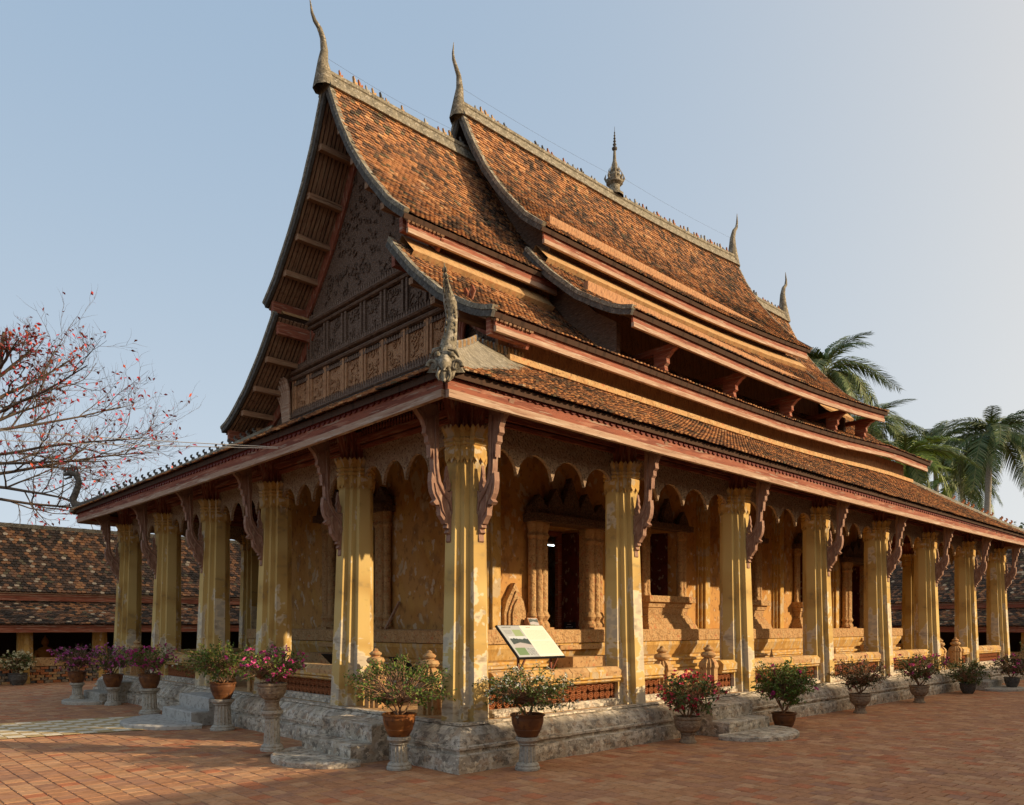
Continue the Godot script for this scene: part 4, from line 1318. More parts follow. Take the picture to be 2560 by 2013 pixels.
func naga_corner(T: Node3D) -> void:
	var o := hold(T, "naga", Vector3(-0.98, 4.40, 0.83))
	# plaster wedge of the body spreading over the tiles towards the wall
	var w := MB.new()
	var P := func(s: float, back: float) -> Vector3:
		var x := lerpf(-1.03, 2.45, s) + back
		var z := lerpf(0.88, -2.54, s)
		return Vector3(x + 0.98, skirt_y(s, x) + 0.05 - 4.40, z - 0.83)
	var N := 8
	for k in N:
		var s0 := 0.8 * float(k) / N; var s1 := 0.8 * float(k + 1) / N
		var b0 := 0.25 + 1.35 * s0; var b1 := 0.25 + 1.35 * s1
		for q in 3:
			var f0 := q / 3.0; var f1 := (q + 1) / 3.0
			var bump := func(f: float) -> Vector3: return Vector3(0, 0.14 * (1.0 - f) * (1.0 - f) + 0.03 * (1.0 - f), 0)
			w.quad(P.call(s0, b0 * f1) + bump.call(f1), P.call(s0, b0 * f0) + bump.call(f0), P.call(s1, b1 * f0) + bump.call(f0), P.call(s1, b1 * f1) + bump.call(f1))
		w.quad(P.call(s0, b0) - Vector3(0, 0.06, 0), P.call(s0, b0), P.call(s1, b1), P.call(s1, b1) - Vector3(0, 0.06, 0))
	part(o, "body", w, M.grey)
	# comb along the back
	for k in 30:
		var s := 0.2 + 0.62 * k / 16.0
		var p: Vector3
		if s <= 0.82: p = P.call(s, 0.02) + Vector3(0, 0.17, 0)
		else: p = P.call(0.8, (s - 0.82) * 2.0) + Vector3(0, 0.13, 0.0)
		var sp := MB.new()
		sp.prism(PackedVector2Array([Vector2(-0.026, -0.06), Vector2(0.026, -0.06), Vector2(0.022, 0.05), Vector2(0.0, 0.08), Vector2(-0.022, 0.05)]), Vector3.ZERO, Vector3(0.71, 0, -0.70) if s <= 0.82 else Vector3(1, 0, 0), Vector3.UP, Vector3(0.025, 0, 0.025))
		part(o, "comb_spike", sp, M.stucco if k % 3 else M.stone, p)
	# head: broad face with eyes, jowls and fangs, looking out over the corner
	var d := Vector3(-0.7, 0, 0.71); var r := Vector3(0.71, 0, 0.70)
	var hd := MB.new()
	var c0 := d * 0.06 + Vector3(0, 0.10, 0)
	var rings := []
	for k in 9:                       # skull
		var th := PI * k / 8.0
		var ring := PackedVector3Array()
		for i in 14:
			var a := TAU * i / 14
			ring.append(c0 + (r * cos(a) * 0.125 + d * sin(a) * 0.13) * maxf(0.02, sin(th)) + Vector3(0, -cos(th) * 0.19, 0))
		rings.append(ring)
	hd.loft(rings)
	hd.tube([c0 + d * 0.05, c0 + d * 0.17 + Vector3(0, -0.02, 0), c0 + d * 0.23 + Vector3(0, -0.07, 0), c0 + d * 0.22 + Vector3(0, -0.13, 0)], [0.09, 0.075, 0.05, 0.015], 8)      # snout
	hd.tube([c0 + d * 0.04 + Vector3(0, -0.1, 0), c0 + d * 0.14 + Vector3(0, -0.17, 0), c0 + d * 0.18 + Vector3(0, -0.24, 0)], [0.07, 0.05, 0.012], 8)      # lower jaw
	for s in [-1.0, 1.0]:
		hd.lathe([Vector2(0, -0.035), Vector2(0.026, -0.022), Vector2(0.036, 0), Vector2(0.026, 0.022), Vector2(0, 0.035)], c0 + r * s * 0.075 + d * 0.11 + Vector3(0, 0.075, 0), 8)
		hd.tube([c0 + r * s * 0.04 + d * 0.13 + Vector3(0, 0.13, 0), c0 + r * s * 0.11 + d * 0.11 + Vector3(0, 0.12, 0), c0 + r * s * 0.15 + d * 0.06 + Vector3(0, 0.06, 0)], [0.02, 0.024, 0.01], 6)
		var sp := []; var sr := []
		for k in 12:                  # curled jowl
			var a := k / 11.0 * 5.2
			var rr := 0.075 * (1.0 - 0.06 * k)
			sp.append(c0 + r * s * (0.125 + cos(a) * rr * 0.8) + d * 0.09 + Vector3(0, -0.05 + sin(a) * rr, 0)); sr.append(0.026 - 0.0014 * k)
		hd.tube(sp, sr, 6)
		hd.tube([c0 + r * s * 0.05 + d * 0.15 + Vector3(0, -0.09, 0), c0 + r * s * 0.07 + d * 0.17 + Vector3(0, -0.17, 0), c0 + r * s * 0.05 + d * 0.17 + Vector3(0, -0.23, 0)], [0.022, 0.02, 0.004], 5)
	part(o, "head", hd, M.grey)
	# scaly crest rising to a thorn
	var cr := MB.new()
	var pts := [Vector3(0.0, 0.20, 0.0), Vector3(0.06, 0.46, 0.0), Vector3(0.08, 0.66, 0.0), Vector3(0.05, 0.80, 0.01), Vector3(0.0, 0.92, 0.02), Vector3(-0.03, 1.03, 0.03), Vector3(-0.05, 1.20, 0.03)]
	cr.tube(pts, [0.11, 0.075, 0.065, 0.075, 0.05, 0.026, 0.004], 9)
	for k in 16:
		var f := k / 15.0
		var p: Vector3 = pts[mini(5, int(f * 6))].lerp(pts[mini(6, int(f * 6) + 1)], fmod(f * 6, 1.0))
		for s in [-1.0, 0.2, 1.0]:
			var q: Vector3 = p + (r * s * 0.05 + d * 0.05) * (1.0 - f * 0.95)
			cr.tube([q, q + d * 0.02 + r * s * 0.012 + Vector3(0, -0.03, 0), q + d * 0.03 + r * s * 0.01 + Vector3(0, 0.01, 0)], [0.016, 0.015, 0.004], 4)
	part(o, "crest", cr, M.grey)

func naga_far(T: Node3D) -> void:
	var o := hold(T, "naga", Vector3(-1.0, 4.45, -LZ - 0.85))
	var m := MB.new()
	m.tube([Vector3(0.5, 0.32, 0.5), Vector3(0.2, 0.14, 0.2), Vector3(0.02, 0.12, 0.02), Vector3(-0.04, 0.3, -0.04), Vector3(0.02, 0.5, 0.02), Vector3(0.07, 0.72, 0.07), Vector3(0.03, 0.9, 0.03), Vector3(-0.08, 0.95, -0.08), Vector3(-0.2, 0.9, -0.2)], [0.12, 0.13, 0.11, 0.085, 0.075, 0.07, 0.075, 0.07, 0.03], 8)
	for k in 5:
		var a := Vector3(0.04 - 0.055 * k, 0.96, 0.04 - 0.055 * k)
		m.tube([a, a + Vector3(0.01, 0.08, 0.01), a + Vector3(-0.02 + 0.015 * k, 0.17 + 0.07 * (k % 2), -0.02)], [0.028, 0.018, 0.003], 5)
	m.tube([Vector3(-0.06, 0.86, -0.06), Vector3(-0.17, 0.8, -0.17), Vector3(-0.22, 0.83, -0.22)], [0.035, 0.022, 0.004], 5)
	part(o, "body", m, M.grey_dark)

# ------------------------------------------------------------------ tiered roofs
func upper_roofs(T: Node3D) -> void:
	var up := 0.97
	var A := lift(UPPER, up); var B := lift(LOWER, up)
	for side in [1.0, -1.0]:
		var t: bool = side > 0
		for r in [[1.68, 5.9, UPPER, 0.1], [16.1, 20.32, UPPER, 0.1], [1.68, 20.32, LOWER, 0.1], [5.1, 16.9, A, 0.1], [5.1, 16.9, B, 0.1]]:
			slope(T, r[0], r[1], r[2], side, r[3], t)
		for r in [[1.68, 1.0, UPPER], [1.68, 1.0, LOWER], [5.1, 1.0, A], [5.1, 1.0, B], [16.9, -1.0, A], [16.9, -1.0, B], [20.32, -1.0, UPPER], [20.32, -1.0, LOWER]]:
			barge(T, r[0], r[1], r[2], side)
		var out := Vector3(0, 0, side)
		var sag := func(p: Vector3) -> float: return dy(p.x)
		for r in [[1.80, 5.6, 2.58, 8.60], [16.4, 20.2, 2.58, 8.60], [1.80, 20.2, 4.88, 6.235], [5.22, 16.8, 2.58, 8.60 + up], [5.22, 16.8, 4.88, 6.235 + up]]:
			fascia(T, Vector3(r[0], r[3], ZC + side * r[2]), Vector3(r[1], r[3], ZC + side * r[2]), out, sag)
		# walls in the steps of the roof
		var w := MB.new()
		for r in [[2.72, 5.8, 2.22, 8.2, 9.2], [16.2, 19.34, 2.22, 8.2, 9.2], [5.8, 16.2, 2.22, 9.15, 10.5], [5.8, 16.2, 3.3, 7.0, 8.75]]:
			w.lo_hi(Vector3(r[0], r[3], ZC + side * (r[2] - 0.12)), Vector3(r[1], r[4], ZC + side * r[2]))
		part(T, "clerestory_wall", w, M.tan_wood)
		# plaster strip along the head of each lower roof
		for r in [[1.9, 5.5, 2.24, 8.62], [16.5, 20.1, 2.24, 8.62], [5.3, 16.7, 2.24, 8.62 + up]]:
			var f := MB.new()
			for k in 5:
				var xa := lerpf(r[0], r[1], k / 5.0); var xb := lerpf(r[0], r[1], (k + 1) / 5.0)
				var hi := Vector3(0, r[3] + 0.03, ZC + side * r[2]); var lo := Vector3(0, r[3] - 0.36, ZC + side * (r[2] + 0.36))
				var ea := Vector3(xa, dy(xa), 0); var eb := Vector3(xb, dy(xb), 0)
				var n := Vector3(0, 0.05, side * 0.05)
				f.quad(hi + ea + n, hi + eb + n, lo + eb + n, lo + ea + n)
				f.quad(lo + ea - n, lo + ea + n, lo + eb + n, lo + eb - n)
				f.quad(hi + ea + n, hi + ea - n, hi + eb - n, hi + eb + n)
			part(T, "flashing", f, M.stucco)
		for x in [6.75, 9.35, 11.95, 14.5, 16.35]:
			var s := MB.new()
			s.prism(PackedVector2Array([Vector2(-0.14, -0.34), Vector2(0.06, -0.47), Vector2(0.10, -0.36), Vector2(0.14, -0.34), Vector2(0.12, -0.24), Vector2(0.18, -0.2), Vector2(0.17, -0.1), Vector2(0.30, 0.02), Vector2(0.40, 0.06), Vector2(-0.14, 0.06)]), Vector3(x, 7.16 + dy(x), ZC + side * 4.42), out, Vector3.UP, Vector3(0.11, 0, 0))
			part(T, "roof_strut", s, M.red_wood)
			var bm := MB.new()
			bm.bar(Vector3(x, 7.26 + dy(x), ZC + side * 3.2), Vector3(x, 7.26 + dy(x), ZC + side * 4.8), 0.1, 0.12)
			part(T, "tie_beam", bm, M.red_wood)
	var d := func(x: float) -> float: return dy(x)
	ridge(T, 1.66, 5.6, 12.66, d, 20, [[0.5, 0.6]])
	ridge(T, 5.08, 16.92, 12.66 + up, d, 60, [[0.12, 0.2], [0.42, 0.52]])
	ridge(T, 16.4, 20.34, 12.66, d, 16, [])
	var z := ZC
	finial(T, [Vector3(1.66, 12.35, z), Vector3(1.62, 12.9, z), Vector3(1.65, 13.12, z), Vector3(1.62, 13.34, z), Vector3(1.55, 13.5, z), Vector3(1.44, 13.6, z), Vector3(1.38, 13.72, z), Vector3(1.33, 13.98, z)], [0.24, 0.10, 0.075, 0.06, 0.05, 0.042, 0.03, 0.006], Vector3(1.5, 13.55, z))
	finial(T, [Vector3(5.12, 13.3, z), Vector3(5.1, 13.75, z), Vector3(5.13, 14.02, z), Vector3(5.1, 14.28, z), Vector3(5.03, 14.42, z), Vector3(4.95, 14.58, z), Vector3(4.93, 14.72, z), Vector3(4.95, 14.98, z)], [0.24, 0.12, 0.085, 0.06, 0.05, 0.04, 0.026, 0.005], Vector3(5.0, 14.48, z))
	finial(T, [Vector3(16.88, 13.6, z), Vector3(16.85, 14.3, z), Vector3(16.86, 14.6, z), Vector3(16.95, 14.85, z), Vector3(17.1, 15.02, z), Vector3(17.14, 15.2, z), Vector3(17.14, 15.5, z)], [0.24, 0.12, 0.09, 0.07, 0.05, 0.035, 0.006], Vector3(17.05, 14.95, z))
	finial(T, [Vector3(20.3, 12.7, z), Vector3(20.28, 13.35, z), Vector3(20.26, 13.7, z), Vector3(20.33, 13.95, z), Vector3(20.5, 14.12, z), Vector3(20.52, 14.3, z), Vector3(20.47, 14.58, z)], [0.26, 0.13, 0.09, 0.07, 0.055, 0.035, 0.006], Vector3(20.45, 14.05, z))
	# spire in the middle of the ridge
	var sp := hold(T, "ridge_spire", Vector3(10.7, 13.62 + dy(10.7), ZC))
	var m := MB.new()
	m.lathe([Vector2(0.26, 0.0), Vector2(0.26, 0.06), Vector2(0.17, 0.1), Vector2(0.15, 0.3), Vector2(0.24, 0.36), Vector2(0.24, 0.46), Vector2(0.16, 0.5), Vector2(0.19, 0.56), Vector2(0.12, 0.66), Vector2(0.13, 0.72), Vector2(0.08, 0.82), Vector2(0.085, 0.88), Vector2(0.05, 1.0), Vector2(0.04, 1.2), Vector2(0.03, 1.3)], Vector3.ZERO, 10)
	part(sp, "spire_tower", m, M.grey)
	var lv := MB.new()
	for k in 8:
		var a := TAU * k / 8
		var p := Vector3(cos(a) * 0.22, 0.42, sin(a) * 0.22)
		lv.tube([p, p + Vector3(cos(a) * 0.05, 0.08, sin(a) * 0.05), p + Vector3(cos(a) * 0.02, 0.2, sin(a) * 0.02)], [0.04, 0.03, 0.004], 5)
		var q := Vector3(cos(a) * 0.11, 0.66, sin(a) * 0.11)
		lv.tube([q, q + Vector3(cos(a) * 0.05, 0.05, sin(a) * 0.05), q + Vector3(cos(a) * 0.03, 0.14, sin(a) * 0.03)], [0.03, 0.02, 0.004], 5)
	part(sp, "spire_leaves", lv, M.grey)
	var rings := MB.new()
	rings.lathe([Vector2(0.03, 1.28), Vector2(0.07, 1.31), Vector2(0.075, 1.36), Vector2(0.02, 1.4), Vector2(0.055, 1.45), Vector2(0.02, 1.5), Vector2(0.045, 1.54), Vector2(0.018, 1.58), Vector2(0.038, 1.62), Vector2(0.014, 1.66), Vector2(0.03, 1.7), Vector2(0.01, 1.74), Vector2(0.02, 1.78), Vector2(0.006, 1.82), Vector2(0.004, 1.95)], Vector3.ZERO, 8)
	part(sp, "spire_rings", rings, M.grey_dark)
	# lightning wire over the ridges
	var wi := MB.new()
	for seg in [[Vector3(1.7, 13.0, z), Vector3(5.0, 12.98, z)], [Vector3(5.2, 14.05, z), Vector3(10.65, 14.2, z)], [Vector3(10.75, 14.3, z), Vector3(16.7, 14.55, z)]]:
		var pts := []; var rad := []
		for k in 9:
			var f := k / 8.0
			pts.append(seg[0].lerp(seg[1], f) - Vector3(0, 0.06 * sin(PI * f), 0)); rad.append(0.0025)
		wi.tube(pts, rad, 4)
	part(T, "ridge_wire", wi, M.grey_dark)

func gable_poly(inset: float, up: float, foot: float) -> PackedVector2Array:
	var half := [Vector2(0, 12.42 - inset), Vector2(0.42, 11.45 - inset), Vector2(0.85, 10.7 - inset), Vector2(1.35, 9.98 - inset), Vector2(1.8, 9.5 - inset), Vector2(2.16, 9.1 - inset), Vector2(2.16, 8.45), Vector2(2.72, 7.82 - inset), Vector2(3.5, 7.08 - inset), Vector2(4.05, 6.72 - inset), Vector2(4.05, foot)]
	var P := PackedVector2Array()
	for p in half:
		P.append(p + Vector2(0, up))
	for k in range(half.size() - 1, 0, -1):
		P.append(Vector2(-half[k].x, half[k].y + up))
	return P

func spikes(m: MB, y: float, z0: float, z1: float, x: float, h: float) -> void:
	var n := int((z1 - z0) / 0.085)
	for k in n:
		var za := lerpf(z0, z1, float(k) / n); var zb := lerpf(z0, z1, float(k + 1) / n)
		var w := (zb - za) * 0.42
		m.prism(PackedVector2Array([Vector2(-w, 0), Vector2(w, 0), Vector2(w * 0.8, h * 0.5), Vector2(0, h), Vector2(-w * 0.8, h * 0.5)]), Vector3(x, y, (za + zb) * 0.5), Vector3(0, 0, 1), Vector3.UP, Vector3(0.035, 0, 0))

func gable(T: Node3D) -> void:
	var Z := Vector3(0, 0, 1)
	for g in [[2.66, 0.0, 6.2, M.dark_carving], [5.85, 0.97, 6.0, M.dark_wood], [16.15, 0.97, 6.0, M.dark_wood], [19.4, 0.0, 6.2, M.dark_carving]]:
		var m := MB.new()
		m.prism(gable_poly(0.0, g[1], g[2]), Vector3(g[0], 0, ZC), Z, Vector3.UP, Vector3(0.12, 0, 0))
		part(T, "gable_wall", m, g[3])
	var o := hold(T, "front_gable")
	var X := 2.6
	# cornices
	for c in [[8.38, 8.46, 2.28, 0.10, M.dark_wood], [8.47, 8.56, 2.22, 0.16, M.dark_wood], [7.40, 7.50, 3.0, 0.12, M.dark_wood], [7.51, 7.60, 2.9, 0.18, M.dark_wood], [6.50, 6.57, 3.25, 0.14, M.dark_wood], [6.40, 6.48, 3.3, 0.20, M.grey_dark]]:
		var b := MB.new()
		var r: float = (c[1] - c[0]) * 0.5
		var ring0 := PackedVector3Array(); var ring1 := PackedVector3Array()
		for i in 8:
			var a := TAU * i / 8
			var p := Vector3(X - c[3] * 0.5 + cos(a) * (c[3] * 0.5 + 0.02), (c[0] + c[1]) * 0.5 + sin(a) * r, 0)
			ring0.append(p + Vector3(0, 0, ZC - c[2])); ring1.append(p + Vector3(0, 0, ZC + c[2]))
		b.loft([ring0, ring1])
		part(o, "cornice", b, c[4])
	for s in [[8.56, 2.15, 0.10, 0.13], [7.60, 2.85, 0.10, 0.13], [6.57, 3.2, 0.08, 0.16], [7.28, 3.0, 0.06, 0.1]]:
		var m := MB.new()
		spikes(m, s[0], ZC - s[1], ZC + s[1], X - s[2], s[3])
		part(o, "leaf_trim", m, M.dark_wood)
	# dark carved panels between stiles
	for k in 6:
		var zc := ZC + (k - 2.5) * 0.74
		if absf(zc - ZC) > 2.2: continue
		var p := MB.new()
		p.box(Vector3(X - 0.005, 7.99, zc), Vector3(0.05, 0.72, 0.5))
		part(o, "gable_panel", p, M.dark_carving)
		part(o, "scrollwork", scrolls(Vector3(X - 0.03, 7.99, zc), 0.46, 0.68, 16, k), M.dark_carving)
	for k in 7:
		var zc := ZC + (k - 3) * 0.74
		for q in [-0.07, 0.07]:
			var p := MB.new()
			p.box(Vector3(X - 0.03, 7.99, zc + q), Vector3(0.09, 0.78, 0.06))
			part(o, "stile", p, M.dark_wood)
	# tan carved panels below
	for k in 8:
		var zc := ZC + (k - 3.5) * 0.74
		var p := MB.new()
		p.box(Vector3(X - 0.005, 7.0, zc), Vector3(0.05, 0.7, 0.48))
		part(o, "gable_panel", p, M.tan_carving)
		part(o, "scrollwork", scrolls(Vector3(X - 0.03, 7.0, zc), 0.42, 0.62, 14, k + 20), M.tan_carving)
	for k in 9:
		var zc := ZC + (k - 4) * 0.74
		for q in [-0.09, 0.0, 0.09]:
			var p := MB.new()
			p.box(Vector3(X - 0.03, 7.0, zc + q), Vector3(0.08 if q else 0.11, 0.8, 0.06))
			part(o, "stile", p, M.tan_wood)
	# foliage relief in the triangle
	part(o, "scrollwork", scrolls(Vector3(X - 0.01, 9.0, ZC), 3.2, 0.8, 60, 50), M.dark_carving)
	part(o, "scrollwork", scrolls(Vector3(X - 0.01, 9.9, ZC), 2.1, 1.0, 45, 51), M.dark_carving)
	part(o, "scrollwork", scrolls(Vector3(X - 0.01, 10.9, ZC), 1.1, 0.9, 22, 52), M.dark_carving)
	# fan-shaped end brackets
	for s in [-1.0, 1.0]:
		for k in 6:
			var f := MB.new()
			var a := (k / 5.0)
			var z0: float = ZC + s * (3.02 + 0.055 * k); var z1: float = ZC + s * (3.0 + 0.30 * pow(a, 1.6) + 0.085 * k)
			f.tube([Vector3(X - 0.14, 6.48, z0), Vector3(X - 0.15, 6.9, lerpf(z0, z1, 0.15)), Vector3(X - 0.18, 7.2, lerpf(z0, z1, 0.5)), Vector3(X - 0.24, 7.42, z1), Vector3(X - 0.30, 7.47, z1 + s * 0.03)], [0.04, 0.042, 0.05, 0.05, 0.015], 6)
			part(o, "fan_bracket", f, M.bare_wood if s < 0 else M.red_post)
	# underside of the verge: slender rafter planks along the slope, purlins across
	for side in [1.0, -1.0]:
		for prof in [UPPER, LOWER]:
			for k in 9:
				var x := 1.80 + k * 0.093
				var m := MB.new()
				for i in prof.size() - 1:
					var p: Vector2 = prof[i]; var q: Vector2 = prof[i + 1]
					m.bar(Vector3(x, p.y - 0.10, ZC + side * (p.x - 0.03)), Vector3(x, q.y - 0.10, ZC + side * (q.x - 0.03)), 0.052 + 0.012 * (k % 3), 0.03, Vector3.RIGHT.cross(Vector3(0, q.y - p.y, side * (q.x - p.x))).normalized())
				part(o, "rafter_plank", m, M.plank)
			var S := arc(prof)
			var steps_at := [0.24, 0.44, 0.62, 0.79, 0.965] if prof == UPPER else [0.05, 0.27, 0.5, 0.72, 0.97]
			for f in steps_at:
				var a := along(prof, S * f)
				var p: Vector2 = a[0]
				var big: bool = f > 0.95 or f < 0.1
				var m := MB.new()
				m.bar(Vector3(1.76, p.y - 0.20, ZC + side * (p.x - 0.10)), Vector3(2.62, p.y - 0.20, ZC + side * (p.x - 0.10)), 0.12 if not big else 0.1, 0.12 if not big else 0.26)
				part(o, "purlin", m, M.red_wood if big else M.beam)
			# plank that lines the wall end of the soffit
			var m2 := MB.new()
			for i in prof.size() - 1:
				var p: Vector2 = prof[i]; var q: Vector2 = prof[i + 1]
				m2.bar(Vector3(2.56, p.y - 0.24, ZC + side * (p.x - 0.12)), Vector3(2.56, q.y - 0.24, ZC + side * (q.x - 0.12)), 0.06, 0.22, Vector3(0, 1, 0.001))
			part(o, "lining_board", m2, M.red_post)

func scrolls(c: Vector3, w: float, h: float, n: int, sd: int) -> MB:
	var r := RandomNumberGenerator.new()
	r.seed = sd + 900
	var m := MB.new()
	for k in n:
		var p := c + Vector3(0, r.randf_range(-0.5, 0.5) * h, r.randf_range(-0.5, 0.5) * w)
		var R := r.randf_range(0.05, 0.11); var a0 := r.randf() * TAU; var dirn := -1.0 if r.randf() < 0.5 else 1.0
		var pts := []; var rad := []
		for i in 9:
			var f := i / 8.0
			var a := a0 + dirn * f * 5.0
			var q := p + Vector3(-0.012, sin(a), cos(a)) * Vector3(1, R * (1.0 - 0.75 * f), R * (1.0 - 0.75 * f))
			q.y = clampf(q.y, c.y - h * 0.5, c.y + h * 0.5); q.z = clampf(q.z, c.z - w * 0.5, c.z + w * 0.5)
			pts.append(q); rad.append(0.016 * (1.0 - 0.5 * f))
		m.tube(pts, rad, 4)
	return m

# ------------------------------------------------------------------ cloister galleries round the court
func cloister(label: String, at: Vector3, turn: float, x0: float, x1: float, k: float, tiled: bool, bricks: Array, posts: Array) -> void:
	var o := thing("cloister_gallery", label, "gallery", at, turn, "galleries round the court")
	var G := Transform3D(Basis(Vector3.UP, turn), at)
	var wall := MB.new()
	wall.lo_hi(Vector3(x0, -0.02, -0.34), Vector3(x1, 0.50 * k, -0.02))
	part(o, "low_wall", wall, M.grey_dark)
	var cap := MB.new()
	cap.lo_hi(Vector3(x0, 0.50 * k, -0.40), Vector3(x1, 0.66 * k, 0.06))
	cap.lo_hi(Vector3(x0, 0.66 * k, -0.36), Vector3(x1, 0.75 * k, 0.02))
	part(o, "wall_coping", cap, M.stucco)
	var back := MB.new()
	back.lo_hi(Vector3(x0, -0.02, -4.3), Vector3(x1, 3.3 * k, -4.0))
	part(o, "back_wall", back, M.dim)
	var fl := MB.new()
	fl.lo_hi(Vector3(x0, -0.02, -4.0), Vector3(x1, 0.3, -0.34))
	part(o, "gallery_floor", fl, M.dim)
	var x := x0 + 0.6
	var list := posts.duplicate()
	if list.is_empty():
		while x < x1:
			list.append(x); x += 1.95
	for px in list:
		var c := MB.new()
		c.loft([section(0.24, 0, 0, 0), section(0.21, 0.5 * k, 0, 0), section(0.19, 1.75 * k, 0, 0)])
		part(o, "gallery_column", c, M.wash, Vector3(px, 0.0, -0.17))
	var roofs := [[Vector2(0.42, 1.72), Vector2(-0.4, 2.02), Vector2(-1.35, 2.46)], [Vector2(-1.1, 2.68), Vector2(-1.7, 3.18), Vector2(-2.4, 3.9), Vector2(-3.3, 4.95)]]
	for r in 2:
		var m := MB.new()
		var prof: Array = roofs[r]
		for i in prof.size() - 1:
			var p: Vector2 = prof[i]; var q: Vector2 = prof[i + 1]
			m.quad(Vector3(x0, p.y * k, p.x), Vector3(x0, q.y * k, q.x), Vector3(x1, q.y * k, q.x), Vector3(x1, p.y * k, p.x))
			m.quad(Vector3(x1, p.y * k - 0.06, p.x), Vector3(x1, q.y * k - 0.06, q.x), Vector3(x0, q.y * k - 0.06, q.x), Vector3(x0, p.y * k - 0.06, p.x))
			m.quad(Vector3(x0, p.y * k, p.x), Vector3(x0, q.y * k, q.x), Vector3(x0, q.y * k - 0.06, q.x), Vector3(x0, p.y * k - 0.06, p.x))
			m.quad(Vector3(x1, p.y * k, p.x), Vector3(x1, q.y * k, q.x), Vector3(x1, q.y * k - 0.06, q.x), Vector3(x1, p.y * k - 0.06, p.x))
		var ro := part(o, "roof", m, M.beam)
		if tiled:
			var tl := []
			var up: Array = prof.duplicate()
			up.reverse()
			var S := arc(up)
			var s := 0.05; var row := 0
			while s < S:
				var a := along(up, s)
				var p: Vector2 = a[0]; var d: Vector2 = a[1]
				var t := Vector3(0, d.y, d.x).normalized(); var n := Vector3(0, d.x, -d.y).normalized()
				var xx := x0 + (0.07 if row % 2 else 0.0)
				while xx < x1:
					var wp := Vector3(xx, p.y * k, p.x)
					lay(tl, wp, t, n, 0.5)
					var last: Array = tl[tl.size() - 1]
					var tr: Transform3D = last[0]
					tr.basis = tr.basis.scaled_local(Vector3(1.3, 1.2, 1.3))
					tl[tl.size() - 1] = [tr, last[1] if rng.randf() > 0.05 else 8]
					xx += 0.138
				s += 0.12
				row += 1
			tiles(ro, tl)
	var b2 := MB.new()
	b2.quad(Vector3(x0, 4.95 * k, -3.3), Vector3(x0, 3.2 * k, -4.9), Vector3(x1, 3.2 * k, -4.9), Vector3(x1, 4.95 * k, -3.3))
	b2.quad(Vector3(x0, 4.88 * k, -3.3), Vector3(x0, 3.13 * k, -4.9), Vector3(x1, 3.13 * k, -4.9), Vector3(x1, 4.88 * k, -3.3))
	part(o, "back_roof", b2, M.court)
	var rg := MB.new()
	rg.lo_hi(Vector3(x0, 4.86 * k, -3.42), Vector3(x1, 5.03 * k, -3.18))
	part(o, "ridge", rg, M.grey)
	for f in [[0.40, 1.50, 1.72, M.red_wood], [-1.12, 2.46, 2.68, M.red_wood]]:
		var m := MB.new()
		m.lo_hi(Vector3(x0, f[1] * k, f[0] - 0.05), Vector3(x1, f[2] * k - 0.01, f[0]))
		part(o, "fascia", m, f[3])
	# gable end walls under the upper roof
	var ge := MB.new()
	for xe in [x0 + 0.1, x1 - 0.1]:
		ge.prism(PackedVector2Array([Vector2(-4.2, 0.0), Vector2(-1.25, 0.0), Vector2(-1.25, 2.6 * k), Vector2(-3.3, 4.8 * k), Vector2(-4.2, 3.7 * k)]), Vector3(xe, 0, 0), Vector3(0, 0, 1), Vector3.UP, Vector3(0.1, 0, 0))
	part(o, "end_wall", ge, M.stucco)
	# old bricks showing in the low wall where the render has gone
	if bricks.size():
		var bm := MB.new()
		bm.box(Vector3.ZERO, Vector3(0.2, 0.07, 0.09))
		var mesh := bm.mesh()
		var mats := [M.terracotta, M.stucco, M.grey_dark, M.urn]
		for row in 6:
			var bx: float = bricks[0] + (0.11 if row % 2 else 0.0)
			while bx < bricks[1]:
				var sc := rng.randf_range(0.75, 1.1)
				part(o, "brick", mesh, mats[[0, 0, 1, 2, 3][rng.randi() % 5]], Vector3(bx, 0.04 + row * 0.081, -0.01 + rng.randf_range(-0.012, 0.02)), Basis.from_euler(Vector3(rng.randf_range(-0.08, 0.08), rng.randf_range(-0.06, 0.06), rng.randf_range(-0.1, 0.1))).scaled(Vector3(sc, 1, 1)))
				bx += 0.218

